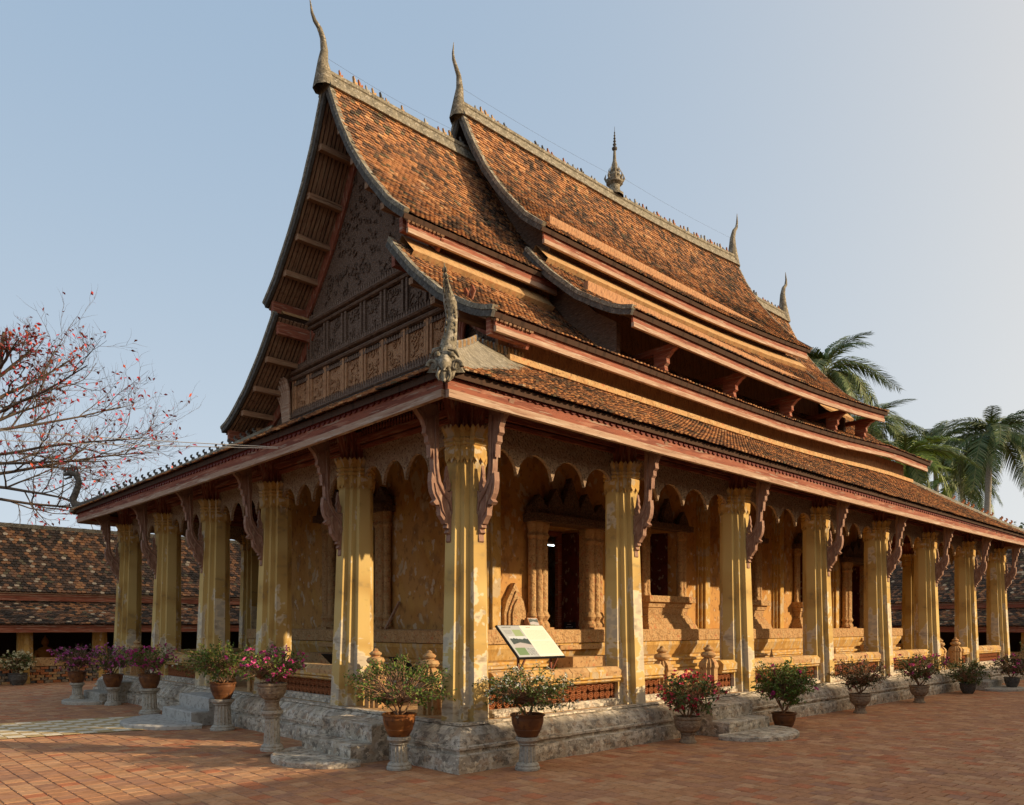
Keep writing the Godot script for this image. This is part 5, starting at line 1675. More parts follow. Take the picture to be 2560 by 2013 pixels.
func cloisters() -> void:
	cloister("long low cloister gallery with dark tiled roof beyond the leafless tree side", Vector3(0, 0, -18.9), 0.0, -9.0, 26.0, 1.0, true, [-1.9, 4.2], [-4.9, -2.95, -0.95, 1.07, 3.0, 5.0, 7.0, 9.0, 11, 13, 15, 17, 19, 21, 23])
	cloister("low tiled cloister gallery in front of the coconut palms", Vector3(27.0, 0, -3.0), -PI / 2, -15.5, 14.0, 0.97, true, [], [])
	cloister("cloister gallery along the shaded side of the court", Vector3(9.0, 0, 9.0), PI, -32.0, 30.0, 1.15, false, [], [])
	# seated figure in the shade of the gallery
	var s := thing("seated_statue", "seated orange-robed statue in the dark gallery opening", "statue", Vector3(-0.15, 0.3, -20.3))
	var m := MB.new()
	m.lathe([Vector2(0.02, 0.0), Vector2(0.36, 0.0), Vector2(0.38, 0.12), Vector2(0.26, 0.22), Vector2(0.2, 0.34), Vector2(0.22, 0.52), Vector2(0.25, 0.62), Vector2(0.17, 0.7), Vector2(0.06, 0.74), Vector2(0.06, 0.78), Vector2(0.1, 0.83), Vector2(0.105, 0.92), Vector2(0.07, 0.99), Vector2(0.03, 1.03), Vector2(0.0, 1.12)], Vector3.ZERO, 16)
	for sd in [-1.0, 1.0]:
		m.tube([Vector3(sd * 0.22, 0.6, 0), Vector3(sd * 0.28, 0.4, 0.08), Vector3(sd * 0.12, 0.24, 0.24)], [0.07, 0.06, 0.05], 8)
		m.tube([Vector3(sd * 0.1, 0.1, 0.05), Vector3(sd * 0.42, 0.1, 0.16), Vector3(-sd * 0.1, 0.1, 0.34)], [0.12, 0.11, 0.08], 8)
	part(s, "body", m, plain(C(0.42, 0.16, 0.03), 0.6))

# ------------------------------------------------------------------ small things in and round the hall
func lines(im: Image, r: Rect2i, rows: int, col: Color, sd: int) -> void:
	var q := RandomNumberGenerator.new()
	q.seed = sd
	for k in rows:
		var y := r.position.y + r.size.y * k / rows
		var x := r.position.x
		var h := maxi(1, int(r.size.y / rows * 0.4))
		var end := r.end.x - (q.randi() % maxi(1, r.size.x / 3) if k == rows - 1 else 0)
		while x < end:
			var w := 3 + q.randi() % 9
			im.fill_rect(Rect2i(x, y + q.randi() % 2, mini(w, end - x), h), col)
			x += w + 2

func board_image() -> ImageTexture:
	var im := Image.create(512, 288, false, Image.FORMAT_RGB8)
	im.fill(Color8(232, 230, 214))
	im.fill_rect(Rect2i(0, 0, 235, 288), Color8(176, 182, 186))
	im.fill_rect(Rect2i(120, 40, 95, 62), Color8(150, 168, 128))
	var n := noise_bytes(256, 301, 0.03, 5)
	for y in range(100, 205):          # printed view: trees, roof and sky
		for x in range(36, 232):
			var t := n[(y % 256) * 256 + x % 256] / 255.0
			var c := Color8(196, 205, 214)
			var roof := 150 + absi(x - 120) / 5
			if y > 112 + int(40 * t) * 0.6 and y < roof + 8: c = Color8(52, 66, 74).lerp(Color8(90, 100, 96), t)
			elif y >= roof: c = Color8(176, 172, 176)
			im.set_pixel(x, y, c)
	im.fill_rect(Rect2i(20, 205, 110, 66), Color8(112, 138, 104))
	lines(im, Rect2i(30, 12, 150, 18), 1, Color8(96, 100, 104), 1)
	lines(im, Rect2i(30, 44, 80, 40), 4, Color8(130, 134, 138), 2)
	for k in 60:
		var x := 136 + (k * 37) % 84; var y := 208 + (k * 23) % 66
		im.fill_rect(Rect2i(x, y, 4 + k % 5, 4), Color8(50, 54, 60))
	lines(im, Rect2i(300, 14, 70, 14), 1, Color8(90, 84, 74), 3)
	lines(im, Rect2i(250, 46, 240, 90), 10, Color8(186, 182, 166), 4)
	lines(im, Rect2i(250, 150, 240, 116), 12, Color8(190, 186, 170), 5)
	return ImageTexture.create_from_image(im)

func picture(tex: Texture2D, rough := 0.45) -> StandardMaterial3D:
	var m := StandardMaterial3D.new()
	m.albedo_texture = tex
	m.roughness = rough
	return m

func info_board(label: String, at: Vector3, turn: float, w: float, print_mat: Material, size := 1.0) -> void:
	var o := thing("information_board", label, "sign", at, turn)
	o.scale = Vector3.ONE * size
	var a := Vector3(-w / 2, 0.72, 0.0); var up := Vector3(0, 0.44, -0.46); var r := Vector3(w, 0, 0)
	var n := r.cross(up).normalized()
	var f := MB.new()
	f.box(a + r * 0.5 + up * 0.5 - n * 0.022, Vector3(w + 0.03, up.length() + 0.03, 0.03), Basis(Vector3.RIGHT, up.normalized(), n))
	part(o, "board_frame", f, M.black)
	var p := MB.new()
	p.quv(a, a + up, a + up + r, a + r, Rect2(0, 0, 1, 1))
	part(o, "panel", p, print_mat)
	for s in [-0.36, 0.36]:
		var l := MB.new()
		var foot := Vector3(s * w, 0.0, -0.16)
		l.bar(foot, Vector3(s * w, 0.84, -0.16), 0.03, 0.03, Vector3(0, 0, 1))
		l.bar(Vector3(s * w, 0.46, -0.16), Vector3(s * w, 0.71, -0.01), 0.022, 0.022)
		l.box(Vector3(s * w, 0.006, -0.16), Vector3(0.1, 0.012, 0.3))
		part(o, "leg", l, M.red_post)

func court_things() -> void:
	var pm := picture(board_image())
	info_board("slanted printed information board behind the railing by the corner column", Vector3(1.70, FLOOR, -0.33), 0.0, 0.92, pm)
	info_board("slanted information board on the front verandah beside the lotus gatepost", Vector3(1.25, FLOOR, -2.9), PI / 2, 0.8, pm, 0.56)
	info_board("slanted information board on the front verandah behind the bare railing", Vector3(1.25, FLOOR, -5.05), PI / 2, 0.8, pm, 0.56)
	info_board("slanted information board at the head of the pale front steps", Vector3(1.25, FLOOR, -6.75), PI / 2, 0.8, pm, 0.56)
	# framed notice: no photographs
	var im := Image.create(128, 128, false, Image.FORMAT_RGB8)
	im.fill(Color8(226, 226, 226))
	lines(im, Rect2i(16, 8, 96, 16), 2, Color8(120, 120, 125), 8)
	for c in [[30, 38, 34, 22], [22, 54, 44, 26], [66, 62, 42, 40]]:
		im.fill_rect(Rect2i(c[0], c[1], c[2], c[3]), Color8(160, 162, 166))
	im.fill_rect(Rect2i(36, 60, 16, 14), Color8(110, 112, 116)); im.fill_rect(Rect2i(78, 76, 18, 16), Color8(120, 122, 126))
	for k in 80:
		im.fill_rect(Rect2i(22 + k, 108 - k, 3, 3), Color8(190, 80, 70))
	var s := thing("framed_notice", "framed white notice with crossed-out camera on the ledge by the doorway", "notice", Vector3(5.62, 1.63, -2.24), -0.25)
	var f := MB.new()
	f.box(Vector3(0, 0.18, 0), Vector3(0.32, 0.36, 0.03))
	part(s, "frame", f, M.dark_wood)
	var p := MB.new()
	p.quv(Vector3(-0.135, 0.03, 0.018), Vector3(-0.135, 0.33, 0.018), Vector3(0.135, 0.33, 0.018), Vector3(0.135, 0.03, 0.018), Rect2(0, 0, 1, 1))
	part(s, "notice_sheet", p, picture(ImageTexture.create_from_image(im)))
	# dark plaque in the doorway
	var im2 := Image.create(128, 96, false, Image.FORMAT_RGB8)
	im2.fill(Color8(24, 24, 36))
	lines(im2, Rect2i(38, 14, 52, 14), 1, Color8(200, 200, 205), 11)
	lines(im2, Rect2i(22, 34, 84, 14), 1, Color8(200, 200, 205), 12)
	lines(im2, Rect2i(14, 54, 100, 12), 1, Color8(190, 190, 196), 13)
	lines(im2, Rect2i(36, 74, 56, 10), 1, Color8(180, 180, 186), 14)
	var q := thing("door_plaque", "small black plaque with white lettering on the dark red door leaf", "sign", Vector3(5.0, 1.50, -2.70), -PI / 2)
	var b := MB.new()
	b.box(Vector3(-0.12, 0.14, -0.0), Vector3(0.30, 0.24, 0.02))
	part(q, "plate", b, M.black)
	var b2 := MB.new()
	b2.quv(Vector3(-0.265, 0.025, 0.012), Vector3(-0.265, 0.255, 0.012), Vector3(0.025, 0.255, 0.012), Vector3(0.025, 0.025, 0.012), Rect2(0, 0, 1, 1))
	part(q, "lettering", b2, picture(ImageTexture.create_from_image(im2), 0.6))
	# small printed box on the ledge behind the board
	var c := thing("card_stand", "small tilted card stand with printed sheet on the podium ledge", "card stand", Vector3(3.42, 1.63, -2.3), 0.1)
	var cb := MB.new()
	cb.prism(PackedVector2Array([Vector2(-0.1, 0), Vector2(0.12, 0), Vector2(0.02, 0.2), Vector2(-0.02, 0.2)]), Vector3.ZERO, Vector3(0, 0, 1), Vector3.UP, Vector3(0.28, 0, 0))
	part(c, "stand", cb, M.tan_wood)
	var cp := MB.new()
	cp.quv(Vector3(-0.12, 0.015, 0.118), Vector3(-0.12, 0.185, 0.033), Vector3(0.12, 0.185, 0.033), Vector3(0.12, 0.015, 0.118), Rect2(0.08, 0.4, 0.34, 0.5))
	part(c, "sheet", cp, pm)
	# lamp tube inside the room, seen through the doorway
	var lamp := thing("tube_lamp", "lit white fluorescent tube inside the dark doorway", "lamp", Vector3(6.6, 3.55, -5.0))
	var t := MB.new()
	t.tube([Vector3(-0.24, 0, 0), Vector3(0.24, 0, 0)], [0.016, 0.016], 8)
	var em := StandardMaterial3D.new()
	em.albedo_color = Color.WHITE
	em.emission_enabled = true
	em.emission = Color(0.9, 0.97, 1.0)
	em.emission_energy_multiplier = 3.0
	part(lamp, "tube_light", t, em)
	var fit := MB.new()
	fit.box(Vector3(0, 0.045, 0), Vector3(0.5, 0.035, 0.05))
	for s2 in [-0.2, 0.2]:
		fit.bar(Vector3(s2, 0.06, 0), Vector3(s2, 2.06, 0), 0.008, 0.008, Vector3(0, 0, 1))
	part(lamp, "fitting", fit, M.dim)
	var om := OmniLight3D.new()
	om.name = "tube_glow"
	om.light_energy = 0.03
	om.light_color = Color(0.9, 0.97, 1.0)
	om.omni_range = 12.0
	om.omni_attenuation = 2.0
	om.light_size = 0.2
	om.shadow_enabled = true
	lamp.add_child(om)
	om.position = Vector3(0, -0.06, 0)
	# stick leaning beside the front door
	var st := thing("wooden_stick", "short pale stick leaning on the ochre wall beside the front door", "stick", Vector3(2.06, 1.625, -4.82))
	var sm := MB.new()
	sm.bar(Vector3(0, 0, 0), Vector3(0.36, 0.52, -0.06), 0.035, 0.05)
	part(st, "stick", sm, M.bare_wood)
	# two pale cables to the front eave
	for k in 2:
		var w := thing("cable", ["upper of two pale cables strung to the front eave", "lower of two pale cables strung to the front eave"][k], "cable", Vector3.ZERO)
		var pts := []; var rad := []
		var A := Vector3(-0.99, 4.27 - 0.015 * k, -3.05); var B: Vector3 = [Vector3(-9.8, 6.15, -13.8), Vector3(-9.8, 5.62, -13.8)][k]
		for i in 25:
			var u := i / 24.0
			pts.append(A.lerp(B, u) - Vector3(0, (0.25 - 0.03 * k) * sin(PI * u), 0)); rad.append(0.006)
		var m := MB.new()
		m.tube(pts, rad, 5)
		part(w, "wire", m, plain(C(0.62, 0.55, 0.45), 0.6))
	var pole := thing("cable_pole", "plain wooden pole that carries the two pale cables", "pole", Vector3(-9.8, 0, -13.85))
	var pmn := MB.new()
	pmn.lathe([Vector2(0.11, -0.02), Vector2(0.1, 3.0), Vector2(0.08, 6.4), Vector2(0.0, 6.42)], Vector3.ZERO, 10)
	part(pole, "shaft", pmn, M.plank)
	var stone_slab := thing("stone_block", "worn laterite block lying in the verandah shade behind the bare railing", "stone", Vector3(1.5, FLOOR, -3.1))
	var sb := MB.new()
	sb.loft([PackedVector3Array([Vector3(-0.25, 0, -0.5), Vector3(0.25, 0, -0.5), Vector3(0.25, 0, 0.5), Vector3(-0.25, 0, 0.5)]), PackedVector3Array([Vector3(-0.25, 0.2, -0.5), Vector3(0.25, 0.2, -0.48), Vector3(0.23, 0.2, 0.5), Vector3(-0.25, 0.2, 0.48)]), PackedVector3Array([Vector3(-0.22, 0.23, -0.46), Vector3(0.22, 0.23, -0.45), Vector3(0.2, 0.23, 0.46), Vector3(-0.22, 0.23, 0.45)])])
	part(stone_slab, "block", sb, M.plinth)

# ------------------------------------------------------------------ pots and plants
func leaf_mat() -> StandardMaterial3D:
	if not M.has("leaf"):
		var m := StandardMaterial3D.new()
		m.vertex_color_use_as_albedo = true
		m.roughness = 0.55
		m.metallic_specular = 0.4
		m.backlight_enabled = true
		m.backlight = Color(0.35, 0.4, 0.2)
		m.cull_mode = BaseMaterial3D.CULL_DISABLED
		M.leaf = m
		var p := StandardMaterial3D.new()
		p.vertex_color_use_as_albedo = true
		p.roughness = 0.7
		p.backlight_enabled = true
		p.backlight = Color(0.4, 0.35, 0.35)
		p.cull_mode = BaseMaterial3D.CULL_DISABLED
		M.petal = p
	return M.leaf

func put_leaf(m: MB, p: Vector3, d: Vector3, n: Vector3, L: float, w: float, c: Color) -> void:
	var s := d.cross(n).normalized() * w * 0.5
	var mid := p + d * L * 0.45 + n * L * 0.06
	var tip := p + d * L - n * L * 0.08
	m.tri(p, mid + s, tip); m.tri(p, tip, mid - s)
	for i in 6:
		m.col.append(c)

# plant: crown centre height, half width, half height; colours linear
func shrub(o: Node3D, foot: Vector3, hw: float, hh: float, lift_by: float, twigs: int, leaves: int, lsize: float, green: Array, flower, nflow: int, fsize: float, dense: float, sd: int) -> void:
	var r := RandomNumberGenerator.new()
	r.seed = sd
	leaf_mat()
	var st := MB.new(); var lf := MB.new(); var fl := MB.new()
	var cen := foot + Vector3(0, lift_by + hh, 0)
	var rnd := func() -> Vector3:
		return Vector3(r.randf_range(-1, 1), r.randf_range(-1, 1), r.randf_range(-1, 1))
	var hubs := []
	for k in 5:
		var a := TAU * k / 5 + r.randf()
		hubs.append(foot + Vector3(cos(a) * hw * 0.25, lift_by * 0.7 + hh * r.randf_range(0.3, 0.7), sin(a) * hw * 0.25))
	for k in 5:
		var mid: Vector3 = foot.lerp(hubs[k], 0.5) + rnd.call() * 0.03
		st.tube([foot + rnd.call() * 0.02, mid, hubs[k]], [0.016, 0.012, 0.008], 5)
	for k in twigs:
		var d: Vector3 = (rnd.call() as Vector3)
		while d.length() > 1.0 or d.length() < 0.1:
			d = rnd.call()
		d = d.normalized() * pow(d.length(), dense)
		var lump := 0.78 + 0.45 * bumpy.get_noise_3dv(d * 2.2 + Vector3(sd, 0, 0)) + r.randf_range(-0.1, 0.18)
		var tip := cen + Vector3(d.x * hw, d.y * hh, d.z * hw) * lump
		var hub: Vector3 = hubs[r.randi() % 5]
		var mid: Vector3 = hub.lerp(tip, 0.55) + Vector3(0, 0.05, 0) + rnd.call() * 0.03
		st.tube([hub, mid, tip], [0.006, 0.004, 0.002], 4)
		var dir: Vector3 = (tip - mid).normalized()
		for q in leaves:
			var f := 0.25 + 0.8 * q / leaves
			var p: Vector3 = mid.lerp(tip, f) if f < 1.05 else tip
			var ld: Vector3 = (dir * 0.4 + rnd.call() * 0.9).normalized()
			var n: Vector3 = (Vector3(0, 1, 0) + rnd.call() * 0.6).normalized()
			var c: Color = green[r.randi() % green.size()]
			put_leaf(lf, p + rnd.call() * 0.015, ld, n, lsize * r.randf_range(0.7, 1.2), lsize * 0.55, c)
		if k < nflow and flower:
			var fc: Array = flower
			for q in 3:
				var p: Vector3 = tip + rnd.call() * 0.03
				var c: Color = fc[r.randi() % fc.size()]
				for b in 4:
					var ld: Vector3 = (rnd.call() + Vector3(0, 0.4, 0)).normalized()
					put_leaf(fl, p, ld, (rnd.call() + Vector3(0, 1, 0)).normalized(), fsize, fsize * 0.85, c)
	part(o, "stems", st, M.plank)
	part(o, "foliage", lf, M.leaf).set_meta("kind", "stuff")
	if fl.v.size():
		part(o, "blossom", fl, M.petal).set_meta("kind", "stuff")

func pot_shape(kind: String) -> Array:
	match kind:
		"urn":      # carved bowl on a flared foot
			return [Vector2(0.0, 0.0), Vector2(0.125, 0.0), Vector2(0.125, 0.02), Vector2(0.10, 0.05), Vector2(0.095, 0.11), Vector2(0.11, 0.13), Vector2(0.10, 0.145), Vector2(0.15, 0.18), Vector2(0.185, 0.24), Vector2(0.195, 0.31), Vector2(0.185, 0.33), Vector2(0.205, 0.345), Vector2(0.205, 0.375), Vector2(0.175, 0.38), Vector2(0.165, 0.34)]
		"bowl":
			return [Vector2(0.0, 0.0), Vector2(0.13, 0.0), Vector2(0.15, 0.04), Vector2(0.2, 0.14), Vector2(0.21, 0.24), Vector2(0.2, 0.27), Vector2(0.215, 0.28), Vector2(0.21, 0.30), Vector2(0.18, 0.29), Vector2(0.17, 0.25)]
	return [Vector2(0.0, 0.0), Vector2(0.118, 0.0), Vector2(0.128, 0.02), Vector2(0.158, 0.075), Vector2(0.162, 0.085), Vector2(0.160, 0.09), Vector2(0.182, 0.15), Vector2(0.190, 0.20), Vector2(0.188, 0.235), Vector2(0.205, 0.242), Vector2(0.207, 0.262), Vector2(0.192, 0.27), Vector2(0.178, 0.262), Vector2(0.172, 0.22)]

func pedestal(label: String, at: Vector3, h: float, wide := 1.0) -> void:
	var o := thing("pedestal", label, "pedestal", at, 0.0, "stone pedestals under flower pots")
	var b := MB.new()
	b.lathe([Vector2(0.0, 0.0), Vector2(0.148 * wide, 0.0), Vector2(0.15 * wide, 0.025), Vector2(0.135 * wide, 0.045), Vector2(0.138 * wide, 0.06), Vector2(0.12 * wide, 0.08), Vector2(0.1 * wide, 0.09)], Vector3.ZERO, 20)
	part(o, "base", b, M.stone)
	var s := MB.new()
	s.lathe([Vector2(0.106 * wide, 0.085), Vector2(0.098 * wide, h * 0.5), Vector2(0.092 * wide, h - 0.095)], Vector3.ZERO, 28, 0.11)
	part(o, "fluted_shaft", s, M.stone)
	var c := MB.new()
	c.lathe([Vector2(0.09 * wide, h - 0.10), Vector2(0.112 * wide, h - 0.085), Vector2(0.106 * wide, h - 0.075), Vector2(0.125 * wide, h - 0.05), Vector2(0.14 * wide, h - 0.04), Vector2(0.142 * wide, h - 0.005), Vector2(0.138 * wide, h), Vector2(0.0, h)], Vector3.ZERO, 20)
	part(o, "cap", c, M.stone)

func potted(label: String, at: Vector3, kind: String, m: Material, scale: float, plant: Array) -> void:
	var o := thing("potted_plant", label, "potted plant", at, rng.randf() * TAU, "potted flowering shrubs round the hall")
	var prof := []
	for p in pot_shape(kind):
		prof.append(p * scale)
	var pm := MB.new()
	pm.lathe(prof, Vector3.ZERO, 24)
	part(o, "pot", pm, m)
	var top: float = prof[prof.size() - 1].y
	var s := MB.new()
	s.lathe([Vector2(prof[prof.size() - 1].x, top + 0.005), Vector2(0.0, top + 0.03)], Vector3.ZERO, 14)
	part(o, "soil", s, M.soil)
	shrub(o, Vector3(0, top + 0.01, 0), plant[0] * 1.38, plant[1] * 1.36, plant[2], int(plant[3] * 1.5), plant[4], plant[5], plant[6], plant[7], plant[8], plant[9], plant[10], plant[11])

func plants() -> void:
	var G := [C(0.115, 0.18, 0.03), C(0.085, 0.145, 0.025), C(0.165, 0.23, 0.045), C(0.06, 0.11, 0.02)]
	var GD := [C(0.06, 0.10, 0.025), C(0.085, 0.13, 0.03), C(0.045, 0.075, 0.02), C(0.13, 0.14, 0.045)]
	var GR := [C(0.06, 0.07, 0.022), C(0.10, 0.065, 0.03), C(0.035, 0.05, 0.015), C(0.13, 0.10, 0.045)]
	var pink := [C(0.62, 0.06, 0.26), C(0.72, 0.13, 0.36), C(0.5, 0.035, 0.2)]
	var mag := [C(0.5, 0.03, 0.22), C(0.6, 0.06, 0.3), C(0.4, 0.02, 0.17)]
	var redf := [C(0.62, 0.03, 0.07), C(0.7, 0.06, 0.16), C(0.5, 0.02, 0.05)]
	var whitef := [C(0.8, 0.8, 0.7), C(0.72, 0.74, 0.6)]
	var lilac := [C(0.5, 0.1, 0.34), C(0.58, 0.16, 0.42), C(0.42, 0.06, 0.26)]
	var salmon := [C(0.62, 0.2, 0.17), C(0.66, 0.3, 0.22)]
	var cream := [C(0.62, 0.58, 0.36)]
	# along the front, from the corner to the far end
	pedestal("fluted stone pedestal under the glossy brown pot of the white-flowered shrub", Vector3(0.15, 0, 0.94), 0.385)
	potted("white-flowered green shrub in dark brown glazed pot near the corner", Vector3(0.15, 0.386, 0.94), "pot", M.glaze_dark, 1.0, [0.52, 0.24, 0.02, 150, 14, 0.042, GD + [G[0]], whitef, 110, 0.020, 0.5, 11])
	pedestal("fluted stone pedestal under the orange-brown pot beside the worn corner steps", Vector3(-0.93, 0, -0.12), 0.385)
	potted("loose wide green shrub in orange-brown pot beside the worn corner steps", Vector3(-0.93, 0.386, -0.12), "pot", M.glaze, 1.0, [0.60, 0.27, 0.04, 130, 12, 0.045, G, null, 0, 0.02, 0.42, 12])
	pedestal("weathered pedestal with fluted shaft on the half-round slab of the corner steps", Vector3(-1.60, 0.075, -2.0), 0.52, 1.0)
	potted("bright pink bougainvillea in a carved stone urn by the corner steps", Vector3(-1.60, 0.596, -2.0), "urn", M.urn, 0.93, [0.42, 0.20, 0.0, 120, 9, 0.04, G, pink, 70, 0.030, 0.45, 13])
	pedestal("tall wide stone pedestal beside the pale front steps under the leafy green shrub", Vector3(-1.0, 0, -4.95), 0.50, 1.3)
	potted("dense green shrub in brown pot beside the pale front steps", Vector3(-1.0, 0.502, -4.95), "pot", M.glaze_dark, 1.02, [0.56, 0.27, 0.02, 190, 12, 0.048, G, whitef, 12, 0.02, 0.55, 14])
	pedestal("tall wide stone pedestal on the far side of the pale front steps", Vector3(-1.05, 0, -8.2), 0.49, 1.3)
	potted("magenta bougainvillea in brown pot across the pale front steps", Vector3(-1.05, 0.492, -8.2), "pot", M.glaze_dark, 1.02, [0.44, 0.24, 0.02, 110, 10, 0.045, G, mag, 80, 0.035, 0.5, 15])
	pedestal("slim stone pedestal between the magenta shrub and the last front steps", Vector3(-1.05, 0, -10.45), 0.385, 1.1)
	potted("purple-pink bougainvillea with a tall green shoot in brown pot", Vector3(-1.05, 0.387, -10.45), "pot", M.glaze_dark, 1.02, [0.42, 0.27, 0.02, 110, 10, 0.045, GD, lilac, 80, 0.035, 0.5, 16])
	pedestal("slim stone pedestal on the half-round slab of the last front steps", Vector3(-1.42, 0.07, -11.7), 0.36, 1.05)
	potted("lilac bougainvillea in dark pot on the half-round slab of the last steps", Vector3(-1.42, 0.432, -11.7), "pot", M.glaze_dark, 0.95, [0.45, 0.26, 0.02, 100, 9, 0.045, GR, lilac, 70, 0.035, 0.5, 17])
	potted("cream-flowered shrub in grey bowl before the long cloister wall", Vector3(-1.25, 0, -18.4), "bowl", M.grey_dark, 1.15, [0.42, 0.26, 0.02, 90, 9, 0.06, GD, cream, 60, 0.05, 0.5, 18])
	# along the sunlit long side
	potted("red-flowered plant in a carved stone urn beside the side steps", Vector3(3.32, 0, 1.02), "urn", M.urn, 1.0, [0.46, 0.27, 0.03, 100, 10, 0.06, GD, redf, 75, 0.036, 0.5, 21])
	potted("round dense green bush with magenta blooms in brown pot on the paving", Vector3(5.78, 0, 1.22), "pot", M.glaze_dark, 0.98, [0.46, 0.33, 0.09, 240, 12, 0.052, G, mag, 22, 0.045, 0.6, 22])
	potted("dark reddish sparse shrub in stone urn between the two leafy urns", Vector3(9.0, 0, 1.12), "urn", M.urn, 1.0, [0.46, 0.27, 0.06, 120, 9, 0.05, GR, salmon, 26, 0.035, 0.45, 23])
	potted("pink-tipped sparse shrub in stone urn below the far side railing", Vector3(12.02, 0, 1.15), "urn", M.urn, 1.0, [0.5, 0.30, 0.04, 120, 9, 0.055, GD, pink, 26, 0.045, 0.45, 24])
	potted("low spreading green shrub hiding its dark pot beside the far side steps", Vector3(15.4, 0, 1.12), "pot", M.grey_dark, 0.95, [0.5, 0.3, -0.1, 130, 10, 0.06, GD, null, 0, 0.03, 0.5, 25])
	potted("small rosy shrub in black pot on the far steps slab", Vector3(17.5, 0.075, 1.55), "pot", M.grey_dark, 0.95, [0.45, 0.26, 0.0, 100, 9, 0.06, GR, pink, 20, 0.04, 0.5, 26])
	potted("dark green shrub with red flowers at the far corner of the hall", Vector3(23.3, 0, 0.9), "pot", M.grey_dark, 1.2, [0.5, 0.4, 0.1, 120, 10, 0.07, GD, redf, 16, 0.05, 0.5, 27])

# ------------------------------------------------------------------ trees beyond the cloister
func from_pixel(u: float, v: float, depth: float) -> Vector3:
	var a := deg_to_rad(43.33)
	var fw := Vector3(sin(a), 0, -cos(a)); var rt := Vector3(cos(a), 0, sin(a))
	return EYE + (fw + rt * (u - 1280.0) / 1950.0 + Vector3.UP * (1566.0 - v) / 1950.0) * depth

func frond(L: float, droop: float, sd: int, greens: Array) -> Mesh:
	var r := RandomNumberGenerator.new()
	r.seed = sd
	var m := MB.new()
	var pts := []
	for k in 13:
		var f := k / 12.0
		pts.append(Vector3(L * (f - 0.22 * droop * f * f), L * (0.42 * f - (0.42 + droop) * f * f), 0.08 * L * sin(f * 2.0) * (1 if sd % 2 else -1) * 0.4))
	var rad := []
	for k in 13:
		rad.append(lerpf(0.045, 0.008, k / 12.0))
	m.tube(pts, rad, 5)
	for i in m.v.size():
		m.col.append(C(0.16, 0.16, 0.05))
	var n := 58
	for k in n:
		var f := 0.12 + 0.87 * k / n
		var i := mini(11, int(f * 12))
		var p: Vector3 = pts[i].lerp(pts[i + 1], f * 12 - i)
		var t: Vector3 = (pts[i + 1] - pts[i]).normalized()
		var up := Vector3(-t.y, t.x, 0).normalized()
		var len := L * 0.26 * sin(PI * clampf(0.12 + f * 0.82, 0, 1)) + 0.15
		for s in [-1.0, 1.0]:
			var c: Color = greens[r.randi() % greens.size()]
			var d := (Vector3(0, 0, s) * 0.8 + t * 0.75 + up * r.randf_range(-0.1, 0.25)).normalized()
			var q := p + d * len * 0.5 - Vector3(0, len * 0.05, 0)
			var e := p + d * len * 0.85 - Vector3(0, len * r.randf_range(0.25, 0.5), 0)
			var w := t * 0.035
			m.tri(p - w, q + w, q - w); m.tri(p - w, p + w, q + w); m.tri(q - w, q + w, e)
			for z in 9:
				m.col.append(c)
	return m.mesh()

func palm(label: String, top: Vector3, frs: Array, n: int, size: float, sd: int) -> void:
	var r := RandomNumberGenerator.new()
	r.seed = sd
	var o := thing("coconut_palm", label, "palm tree", Vector3(top.x, -0.03, top.z), 0.0, "coconut palms behind the court")
	var h := top.y
	var tr := MB.new()
	var pts := []; var rad := []
	var lean := Vector3(r.randf_range(-0.8, 0.8), 0, r.randf_range(-0.8, 0.8))
	for k in 15:
		var f := k / 14.0
		pts.append(Vector3(0, h * f, 0) + lean * sin(f * PI) * 0.5)
		rad.append(lerpf(0.26, 0.14, f) * (1.0 + 0.06 * (k % 2)))
	tr.tube(pts, rad, 9)
	part(o, "trunk", tr, M.stone)
	for k in n:
		var f := float(k) / n
		var yaw := k * 2.4 + r.randf_range(-0.3, 0.3)
		var pitch := lerpf(1.15, -0.65, pow(f, 0.8)) + r.randf_range(-0.12, 0.12)
		var b := Basis(Vector3.UP, yaw) * Basis(Vector3(0, 0, 1), pitch) * Basis(Vector3.RIGHT, r.randf_range(-0.3, 0.3))
		var s := size * r.randf_range(0.85, 1.1) * (0.75 if f < 0.15 else 1.0)
		part(o, "frond", frs[r.randi() % frs.size()], M.leaf, Vector3(0, h - 0.1, 0), b.scaled(Vector3(s, s, s)))
	var nuts := MB.new()
	for k in 7:
		var a := r.randf() * TAU
		nuts.lathe([Vector2(0, -0.13), Vector2(0.09, -0.09), Vector2(0.11, 0), Vector2(0.08, 0.1), Vector2(0, 0.13)], Vector3(cos(a) * 0.28, h - 0.35 - r.randf() * 0.2, sin(a) * 0.28), 8)
	part(o, "coconuts", nuts, plain(C(0.16, 0.13, 0.04), 0.6))

